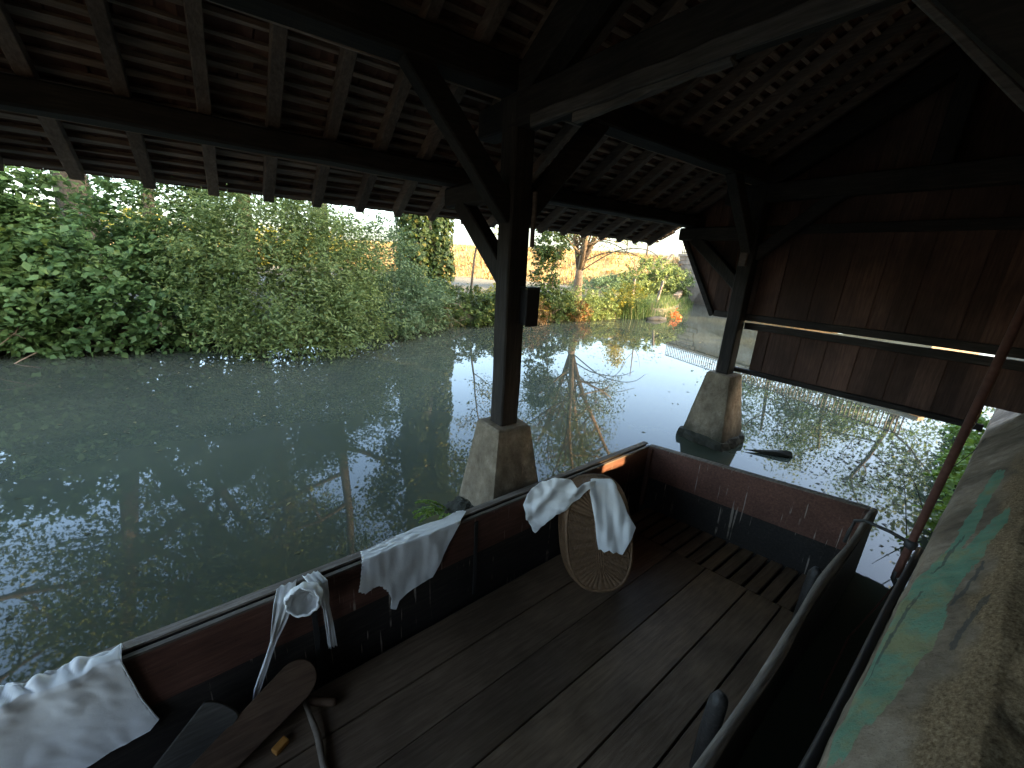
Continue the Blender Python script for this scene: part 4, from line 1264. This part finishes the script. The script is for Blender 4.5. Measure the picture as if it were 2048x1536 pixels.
shrub('ivy_bank', 'low ivy covered bank between the ivy trunks and the near post', [((7.6, 13.2, 0.5), (1.4, 0.9, 0.75)), ((9.3, 13.0, 0.45), (1.3, 0.9, 0.7))], 620, 18, 0.10, M['leaf_ivy'], seed=5, aspect=0.8, length=0.3, stems=0)
shrub('bank_shrub', 'yellow green shrub on the bank just left of the near post', [((9.6, 13.7, 0.9), (1.0, 0.8, 0.6)), ((10.4, 13.2, 0.7), (0.8, 0.8, 0.5))], 260, 18, 0.10, M['leaf_yellow'], seed=6, aspect=0.7, length=0.3)
shrub('bank_shrub', 'rusty orange shrub at the waterline behind the near post', [((10.3, 12.7, 0.45), (0.8, 0.5, 0.5))], 180, 18, 0.09, M['leaf_orange'], seed=7, aspect=0.6, length=0.3)
shrub('climbing_shrub', 'tall yellow green ivy stump right of the near post', [((11.2, 13.1, 1.7), (0.5, 0.5, 1.5)), ((11.3, 13.1, 3.2), (0.65, 0.6, 0.7)), ((11.6, 12.9, 0.7), (0.9, 0.7, 0.7))], 560, 18, 0.10, M['leaf_ivy'], seed=8, aspect=0.8, length=0.3)
shrub('bank_shrub', 'green shrub at the water in front of the bare trunked tree', [((13.4, 13.0, 0.55), (1.2, 0.7, 0.7)), ((14.6, 13.0, 0.5), (0.9, 0.6, 0.6))], 380, 18, 0.10, M['leaf_mid'], seed=9, aspect=0.6, length=0.3)
shrub('bank_shrub', 'orange tinged shrub at the waterline below the bare trunked tree', [((12.9, 12.7, 0.4), (0.5, 0.4, 0.45))], 110, 18, 0.09, M['leaf_orange'], seed=10, aspect=0.6, length=0.25)
shrub('bank_shrub', 'yellow shrub on the bank right of the bare trunked tree', [((16.2, 13.2, 0.7), (0.9, 0.7, 0.7)), ((17.4, 13.4, 0.9), (0.9, 0.7, 0.7))], 320, 18, 0.10, M['leaf_yellow'], seed=12, aspect=0.6, length=0.3)
shrub('bank_shrub', 'round leafy bush on the embankment left of the bridge', [((24.4, 17.2, 1.8), (2.0, 1.6, 1.3)), ((26.4, 17.2, 1.6), (1.6, 1.4, 1.1)), ((22.6, 17.4, 1.2), (1.4, 1.2, 0.8))], 700, 18, 0.16, M['leaf_mid'], seed=13, aspect=0.6, length=0.45)
shrub('bank_shrub', 'grey green brush on the slope behind the bare trunked tree', [((19.5, 17.8, 1.1), (2.0, 1.2, 0.5)), ((22.0, 18.5, 1.2), (1.6, 1.2, 0.6))], 520, 18, 0.14, M['leaf_blue'], seed=14, aspect=0.5, length=0.4)
shrub('hill_shrub', 'yellowing hedge beyond the field at the left', [((-6, 42, 2.2), (7, 2, 2.0)), ((6, 42, 2.2), (6, 2, 1.6))], 700, 14, 0.4, M['leaf_yellow'], seed=15, length=1.0, stems=0)
rt = np.random.default_rng(91); tp = []
for k in range(70):
    x_ = rt.uniform(-4, 7); y_ = lerp_tab(x_, FAR) - rt.uniform(0.2, 1.6)
    b_ = np.array([x_, y_ + 0.5, rt.uniform(0.1, 0.9)]); e_ = b_ + np.array([rt.normal() * 0.5, -rt.uniform(0.3, 0.9), rt.uniform(-0.5, 0.3)])
    m_ = (b_ + e_) / 2 + np.array([rt.normal() * 0.1, 0, 0.12])
    tp.append((np.array([b_, m_, e_]), np.array([0.014, 0.010, 0.003])))
tag(add('dead_twigs', tubes('dead_twigs', tp, 4), M['stick']), 'dead twigs hanging out of the far bank shrubs at the waterline', 'twigs', kind='stuff')
# grasses and reeds at the water's edge
def blades(centres, n, h, spread, seed, wd=0.012):
    rng = np.random.default_rng(seed)
    V, F, T = [], [], []
    k = 0
    for c in centres:
        for _ in range(n):
            b = np.array(c) + np.array([rng.normal() * spread, rng.normal() * spread, 0])
            d = rng.normal(size=2); d /= np.linalg.norm(d) + 1e-9
            L = h * rng.uniform(0.6, 1.2); bend = rng.uniform(0.15, 0.7) * L
            s = np.array([-d[1], d[0], 0]) * wd * rng.uniform(0.7, 1.3)
            p1 = b + np.array([d[0] * bend * 0.3, d[1] * bend * 0.3, L * 0.6]); p2 = b + np.array([d[0] * bend, d[1] * bend, L * 0.92])
            V += [b - s, b + s, p1 + s * 0.8, p1 - s * 0.8, p2]
            F += [(k, k + 1, k + 2, k + 3), (k + 3, k + 2, k + 4)]
            t_ = rng.random(); T += [t_, t_]
            k += 5
    me = mesh('blades', V, F)
    at = me.attributes.new('tint', 'FLOAT', 'FACE'); at.data.foreach_set('value', T)
    return me
tag(add('reed_clump', blades([(16.4 + 0.3 * k, 12.75 + 0.1 * (k % 2), 0.0) for k in range(5)], 260, 1.0, 0.25, 3, 0.014), M['leaf_grass']), 'soft green reed clump at the water right of the bare trunked tree', 'reeds')
gr = [(x, lerp_tab(x, FAR) + d, hz(x, lerp_tab(x, FAR) + d) + 0.0) for x in np.arange(6.5, 30, 0.35) for d in (0.15, 0.55, 1.1, 1.9)]
tag(add('bank_grass', blades(gr, 26, 0.42, 0.2, 4, 0.010), M['leaf_grass']), 'rough grass along the far bank', 'grass', kind='stuff')
gr = [(x, lerp_tab(x, NEAR) + d, hz(x, lerp_tab(x, NEAR) + d)) for x in np.arange(6.2, 16, 0.22) for d in (0.05, -0.15, -0.4)]
tag(add('near_grass', blades(gr, 30, 0.30, 0.12, 5, 0.008), M['leaf_grass']), 'grass on the near bank beyond the plank wall', 'grass', kind='stuff')
shrub('bank_weeds', 'green weeds at the water under the plank wall on the right', [((6.8, 0.16, 0.10), (0.7, 0.16, 0.16)), ((7.8, 0.18, 0.12), (0.8, 0.2, 0.2)), ((9.4, 0.3, 0.15), (0.9, 0.25, 0.22)), ((5.2, 0.17, 0.05), (0.6, 0.07, 0.10))], 420, 16, 0.07, M['leaf_fern'], 'weeds', seed=16, aspect=0.6, length=0.18, stems=0)
shrub('added_shade_shrub', 'unseen green shrub added past the plank wall to block the sun', [((9.0, -3.0, 2.0), (1.7, 1.0, 1.6)), ((8.2, -2.8, 1.5), (1.1, 0.9, 1.1))], 900, 16, 0.16, M['leaf_dark'], seed=17, length=0.4)  # unseen shrub, added to keep sun off the far pillar
tag(add('twigs', tubes('twigs', [(np.array([(4.9, 0.30, 0.0), (4.95, 0.28, 0.4), (5.05, 0.24, 0.85), (5.1, 0.2, 1.25)]), np.array([0.008, 0.007, 0.005, 0.002])), (np.array([(4.95, 0.28, 0.35), (4.9, 0.4, 0.6), (4.85, 0.5, 0.75)]), np.array([0.005, 0.004, 0.002])), (np.array([(4.9, 0.3, 0.0), (5.1, 0.42, 0.3), (5.2, 0.5, 0.5)]), np.array([0.006, 0.004, 0.002])), (np.array([(5.02, 0.25, 0.75), (5.1, 0.16, 0.95), (5.12, 0.12, 1.1)]), np.array([0.004, 0.003, 0.002]))], 5), M['bark']), 'bare brown twigs standing behind the rusty rod', 'twigs')
rg = np.random.default_rng(8); gr = []
while len(gr) < 1500:
    x, y = rg.uniform(2, 36), rg.uniform(17, 52)
    s_ = (np.array([x, y]) - E0) @ EN
    if -9.5 < s_ < 0.5 and y > lerp_tab(x, FAR) + 2: gr.append((x, y, hz(x, y) - 0.03))
tag(add('dry_grass', blades(gr, 14, 0.34, 0.5, 6, 0.035), M['leaf_dry']), 'dry golden grass on the embankment slope', 'grass', kind='stuff')
# fern at the near pillar
def frond_set(c, n, L, seed):
    rng = np.random.default_rng(seed)
    P, N = [], []
    for k in range(n):
        a = rng.uniform(2.2, 4.4)
        for t_ in np.linspace(0.1, 1, 22):
            q = np.array(c) + np.array([math.cos(a) * L * t_, math.sin(a) * L * t_, 0.30 * L * math.sin(t_ * 2.4)])
            for s_ in (-1, 1):
                P.append(q + np.array([-math.sin(a), math.cos(a), 0]) * s_ * 0.035 * (1.1 - t_)); N.append([0, 0, 1])
    return np.array(P), np.array(N, float) + rng.normal(size=(len(P), 3)) * 0.25
P, N = frond_set((1.42, 2.72, 0.16), 9, 0.30, 5)
tag(add('fern', leaf_mesh('fern', P, N, np.full(len(P), 0.04), 0.4, 0.2, 5), M['leaf_fern']), 'small bright green fern growing at the foot of the near stone pillar', 'fern')
# orange sprig and debris at the far bank
P, N = sprays([np.array([18.9, 11.9, 0.32]), np.array([19.3, 11.75, 0.28]), np.array([19.1, 11.8, 0.42])], [np.array([0, 0, -1.0])] * 3, 14, 0.35, 0.07, 0, np.random.default_rng(3))
t = tag(empty('orange_sprig', (19.1, 12.0, 0.0)), 'sprig of vivid orange leaves over the water left of the plank wall', 'sprig')
add('leaves', leaf_mesh('leaves', P, N, np.full(len(P), 0.22), 0.5, 0.2, 2), M['leaf_sprig'], t)
add('stem', tubes('stem', [(np.array([(19.1, 12.3, 0.0), (19.1, 12.05, 0.3), (19.1, 11.8, 0.42)]), np.array([0.012, 0.010, 0.006]))], 5), M['bark'], t)
tag(add('stranded_log', tubes('stranded_log', [(np.array([(16.9, 11.9, 0.02), (17.4, 11.7, 0.08), (18.0, 11.6, 0.04)]), np.array([0.10, 0.12, 0.07]))], 8), M['board_grey']), 'grey stranded log in the water below the yellow shrub', 'log')

# trees
ivyL, ivyR = ivy_sleeve((6.4, 15.3, 0.9), 9.5, 0.75, 9000, 1), ivy_sleeve((7.4, 15.2, 0.9), 8.0, 0.62, 7000, 2)
tree('ivy_tree', 'left of two ivy clad tree trunks beside the field', (6.4, 15.3, 0.9), 13, 0.22, M['leaf_ivy'], 0.16, 21, forks=1, clear=0.45, limbs=8, spread=0.28, per=22, cloud=0.5, group='ivy clad trees', extra=ivyL, aspect=0.8)
tree('ivy_tree', 'right of two ivy clad tree trunks beside the field', (7.4, 15.2, 0.9), 10, 0.17, M['leaf_ivy'], 0.16, 22, forks=1, clear=0.5, limbs=7, spread=0.26, per=20, cloud=0.45, group='ivy clad trees', extra=ivyR, aspect=0.8)
tree('bare_trunk_tree', 'sparse tree with tan forked trunk on the far bank right of the near post', (15.0, 14.9, hz(15, 14.9)), 9.5, 0.19, M['leaf_mid'], 0.15, 23, 'bark_warm', forks=4, fork_at=0.17, limbs=10, clear=0.06, spread=0.36, per=14, cloud=0.40, density=0.75, aspect=0.4)
BT = bpy.data.objects[[o.name for o in COL.objects if o.name.startswith('bare_trunk_tree')][0]]
arcs = [[(14.9, 14.9, 2.0), (14.77, 15.2, 3.05), (15.22, 14.63, 3.5), (15.46, 13.96, 3.57), (15.81, 13.07, 3.3), (15.84, 12.3, 2.7), (15.62, 11.8, 1.91)], [(14.93, 14.83, 2.05), (15.52, 14.11, 2.72), (15.94, 13.45, 3.18), (16.5, 12.55, 3.31), (16.75, 11.9, 3.12), (16.72, 11.4, 2.61)],
        [(14.98, 14.94, 2.45), (15.71, 14.09, 3.04), (16.29, 13.16, 3.12), (16.45, 12.43, 2.89), (16.46, 11.9, 2.54)], [(15.0, 14.9, 2.8), (15.9, 14.2, 3.9), (17.0, 13.4, 4.2), (18.0, 12.8, 3.9)]]
for a_ in arcs:
    a_ = np.array(a_); tt = np.linspace(0, len(a_) - 1, 22)
    P_ = np.stack([np.interp(tt, range(len(a_)), a_[:, c_]) for c_ in range(3)], 1)
    for _ in range(3): P_[1:-1] = (P_[:-2] + 2 * P_[1:-1] + P_[2:]) / 4
    add('arching_branch', tubes('arching_branch', [(P_, np.linspace(0.038, 0.010, 22))], 5), M['bark'], BT)
tree('sapling', 'small yellow leaved sapling between the ivy trunks and the near post', (9.6, 16.4, 1.0), 5.0, 0.06, M['leaf_yellow'], 0.12, 24, forks=1, clear=0.45, limbs=7, spread=0.35, per=9, cloud=0.25, aspect=0.5)
tree('yellow_tree', 'small bright yellow tree standing on the embankment crest', (34.2, 27.6, hz(34.2, 27.6)), 4.2, 0.07, M['leaf_bright'], 0.28, 25, forks=1, clear=0.4, limbs=7, spread=0.35, per=7, cloud=0.35)
tall = 'tall trees behind the far bank shrubs'
for i, (x, y, h, r, lab, fk) in enumerate([
        (-9.5, 17.5, 17, 0.28, 'tall leafy tree at the far left behind the shrubs', 1),
        (-3.0, 18.4, 20, 0.42, 'tall tree with thick forked trunk behind the left shrubs', 2),
        (-1.5, 17.6, 18, 0.20, 'tall slender tree right of the forked trunk', 1),
        (1.2, 18.6, 19, 0.27, 'tall tree behind the large light green shrub', 1),
        (3.6, 17.4, 17, 0.24, 'tall tree behind the blue green shrub', 1)]):
    tree('tall_tree', lab, (x, y, hz(x, y)), h, r, M['leaf_dark' if i % 2 else 'leaf_mid'], 0.19, 30 + i, 'bark_dark', forks=fk, fork_at=0.16, limbs=11, clear=0.24, spread=0.34, per=36, cloud=0.72, group=tall, aspect=0.5)
for i, (x, y, h, lab) in enumerate([(24, 3.2 - 4.5, 9, 'leafy tree beyond the plank wall on the near bank'), (42, 6.0, 15, 'tall leafy tree far beyond the bridge'), (44, 10.5, 14, 'second tall leafy tree far beyond the bridge'), (40, 15, 13, 'third tall leafy tree far beyond the bridge, by the embankment')]):
    tree('downstream_tree', lab, (x, y, hz(x, y)), h, 0.26, M['leaf_dark' if i % 2 else 'leaf_mid'], 0.28, 50 + i, forks=1, limbs=11, clear=0.2, spread=0.38, per=14, cloud=0.8, group='trees downstream beyond the plank wall')

for i, (x, y, h, lab) in enumerate([(-5, -8.5, 14, 'unseen leafy tree added for shade behind the upstream end of the wash house'), (0.5, -7.5, 13, 'unseen leafy tree added for shade behind the wash house'),
                                   (5.5, -8.5, 14, 'second unseen leafy tree added for shade behind the wash house'), (10.5, -7.5, 13, 'unseen leafy tree added for shade behind the downstream end of the wash house'), (14.5, -7.0, 11, 'unseen leafy tree added for shade past the plank wall'), (19, -6.0, 10, 'second unseen leafy tree added for shade past the plank wall')]):
    tree('added_shade_tree', lab, (x, y, hz(x, y)), h, 0.26, M['leaf_dark' if i % 2 else 'leaf_mid'], 0.38, 70 + i, forks=1, limbs=12, clear=(0.42, 0.40, 0.40, 0.30, 0.08, 0.10)[i], spread=0.40, per=28, cloud=0.9, group='unseen trees added for shade')  # unseen trees, added to shade the water and the far bank shrubs
# ------------------------------------------------------------------ bridge, fence posts, low wall
BR = tag(empty('stone_bridge', (31.0, 18.9, 0.5)), 'tan stone bridge with iron railing beyond the left edge of the plank wall', 'bridge')
B0, bd_ = np.array([31.2, 19.4]), nrm([-0.30, -0.954]); bn_ = np.array([-bd_[1], bd_[0]])   # along the bridge
if bn_[0] < 0: bn_ = -bn_                                                                   # away from the camera
Lb, zd = 17.0, 3.55
def bpt(s, o, z):
    p = B0 + bd_ * s + bn_ * o
    return (p[0], p[1], z)
prof = [(0, -0.5), (1.6, -0.5)]
for k in range(19):
    a = math.pi * k / 18
    prof.append((8.6 - 6.6 * math.cos(a), 0.1 + 2.7 * math.sin(a)))
prof += [(15.6, -0.5), (Lb, -0.5), (Lb, zd), (0, zd)]
n = len(prof)
bm = bmesh.new()
va = [bm.verts.new(bpt(s_, 0, z)) for s_, z in prof]; vb = [bm.verts.new(bpt(s_, 4.0, z)) for s_, z in prof]
bm.faces.new(va); bm.faces.new(list(reversed(vb)))
for i in range(n):
    bm.faces.new((va[i], vb[i], vb[(i + 1) % n], va[(i + 1) % n]))
bmesh.ops.triangulate(bm, faces=bm.faces)
me = bpy.data.meshes.new('arch_wall'); bm.to_mesh(me); bm.free()
add('arch_wall', me, M['stone'], BR)
def bblock(name, s0, s1, o0, o1, z0, z1):
    v = [bpt(s0, o0, z0), bpt(s1, o0, z0), bpt(s1, o1, z0), bpt(s0, o1, z0), bpt(s0, o0, z1), bpt(s1, o0, z1), bpt(s1, o1, z1), bpt(s0, o1, z1)]
    return bevelled(mesh(name, v, BOXF), 0.015)
r = random.Random(5)
for row in range(5):
    s_ = -0.4; z0 = 1.9 + row * 0.34
    while s_ < 2.6:
        wd = r.uniform(0.45, 0.8)
        add('stone', bblock('stone', s_, s_ + wd - 0.02, -0.05 - r.uniform(0, 0.04), 0.3, z0, z0 + 0.32), M['stone'], BR)
        s_ += wd
s_ = -0.5
while s_ < Lb:
    add('coping_stone', bblock('coping_stone', s_, s_ + 1.18, -0.16, 0.35, zd + 0.003, zd + 0.20), M['stone'], BR)
    s_ += 1.2
RA = add('railing', tubes('railing', [(np.array([bpt(s_, 0.1, zd + 1.15) for s_ in np.linspace(-0.4, Lb, 10)]), np.full(10, 0.03)), (np.array([bpt(s_, 0.1, zd + 0.32) for s_ in np.linspace(-0.4, Lb, 10)]), np.full(10, 0.025))], 6), M['iron'], BR)
for k in range(110):
    s_ = -0.35 + k * 0.21
    if s_ > Lb: break
    add('baluster', tubes('baluster', [(np.array([bpt(s_, 0.1, zd + 0.2), bpt(s_, 0.1, zd + 1.15)]), np.array([0.030, 0.030]))], 4), M['iron'], RA)
tag(add('ramp_wall', beam('ramp_wall', (25.2, 18.6, 1.0), (30.4, 19.9, 3.55), 0.3, 0.35, (0, 0, 1), 0.02), M['pillar']), 'pale sloping wall coping running up the embankment to the bridge', 'wall')
tag(add('low_wall', beam('low_wall', (23.4, 14.6, 0.55), (29.5, 18.0, 0.75), 0.35, 0.8, (0, 0, 1), 0.03, 12, 0.03, 3), M['pillar']), 'low pale stone wall at the water below the bridge', 'wall')
for i, (x, y, hgt, tilt, lab) in enumerate([(18.6, 35.6, 1.1, 0.0, 'pale fence post at the foot of the dry field, left of the near post'), (20.9, 33.9, 1.1, 0.02, 'second pale fence post at the foot of the dry field, nearer the near post'),
                                           (19.6, 15.0, 1.2, 0.0, 'upright wooden fence post among the bank shrubs'), (19.9, 13.6, 1.3, 0.35, 'leaning wooden post at the water right of the reed clump')]):
    z = hz(x, y)
    tag(add('fence_post', beam('fence_post', (x, y, z - 0.2), (x + tilt * hgt * 0.55, y - tilt * hgt * 0.2, z + hgt), 0.11, 0.11, (0, 1, 0), 0.01), M['gunwale']), lab, 'post', 'fence posts on the far bank')
tag(add('bare_sapling', tubes('bare_sapling', [(np.array([(29.7, 21.9, 2.5), (29.75, 21.9, 4.5), (29.7, 21.8, 7.0)]), np.array([0.09, 0.07, 0.03])), (np.array([(29.75, 21.9, 4.2), (30.3, 21.6, 5.2), (30.6, 21.5, 6.2)]), np.array([0.03, 0.02, 0.01])), (np.array([(29.72, 21.9, 4.8), (29.1, 22.2, 5.6), (28.8, 22.3, 6.5)]), np.array([0.03, 0.02, 0.01]))], 6), M['bark']), 'thin bare tree on the embankment left of the bridge', 'tree')

# ------------------------------------------------------------------ leaves adrift on the river
rng = np.random.default_rng(77)
P = []
for _ in range(420):
    x = rng.uniform(-6, 14); y = rng.uniform(2.8, 12)
    P.append((x, y))
for k in range(900):
    c_ = ((8.2, 2.2), (9.5, 3.2), (11, 2.6), (7.4, 1.6), (12.5, 4.2))[k % 5]
    P.append((rng.normal(c_[0], 0.9), rng.normal(c_[1], 0.35)))
for k in range(800):
    c_ = ((8.0, 8.2), (10.5, 8.8), (12, 7.4), (9.2, 6.6), (14, 9.5), (6.6, 9.6))[k % 6]
    P.append((rng.normal(c_[0], 1.3), rng.normal(c_[1], 0.5)))
for _ in range(350):
    P.append((rng.normal(6.6, 0.8), rng.normal(0.9, 0.35)))
for _ in range(160):
    P.append((rng.normal(0.5, 3.0), rng.normal(8.0, 1.8)))
P = np.array([(x, y, 0.006) for x, y in P if y > 0.35 and not (-2.6 < x < 4.15 and y < 2.4)])
N = np.tile([0, 0, 1.0], (len(P), 1)) + rng.normal(size=(len(P), 3)) * 0.05
tag(add('floating_leaves', leaf_mesh('floating_leaves', P, N, rng.uniform(0.02, 0.075, len(P)), 0.45, 0.1, 9), M['leaf_float']), 'fallen leaves floating on the river', 'leaves', kind='stuff')
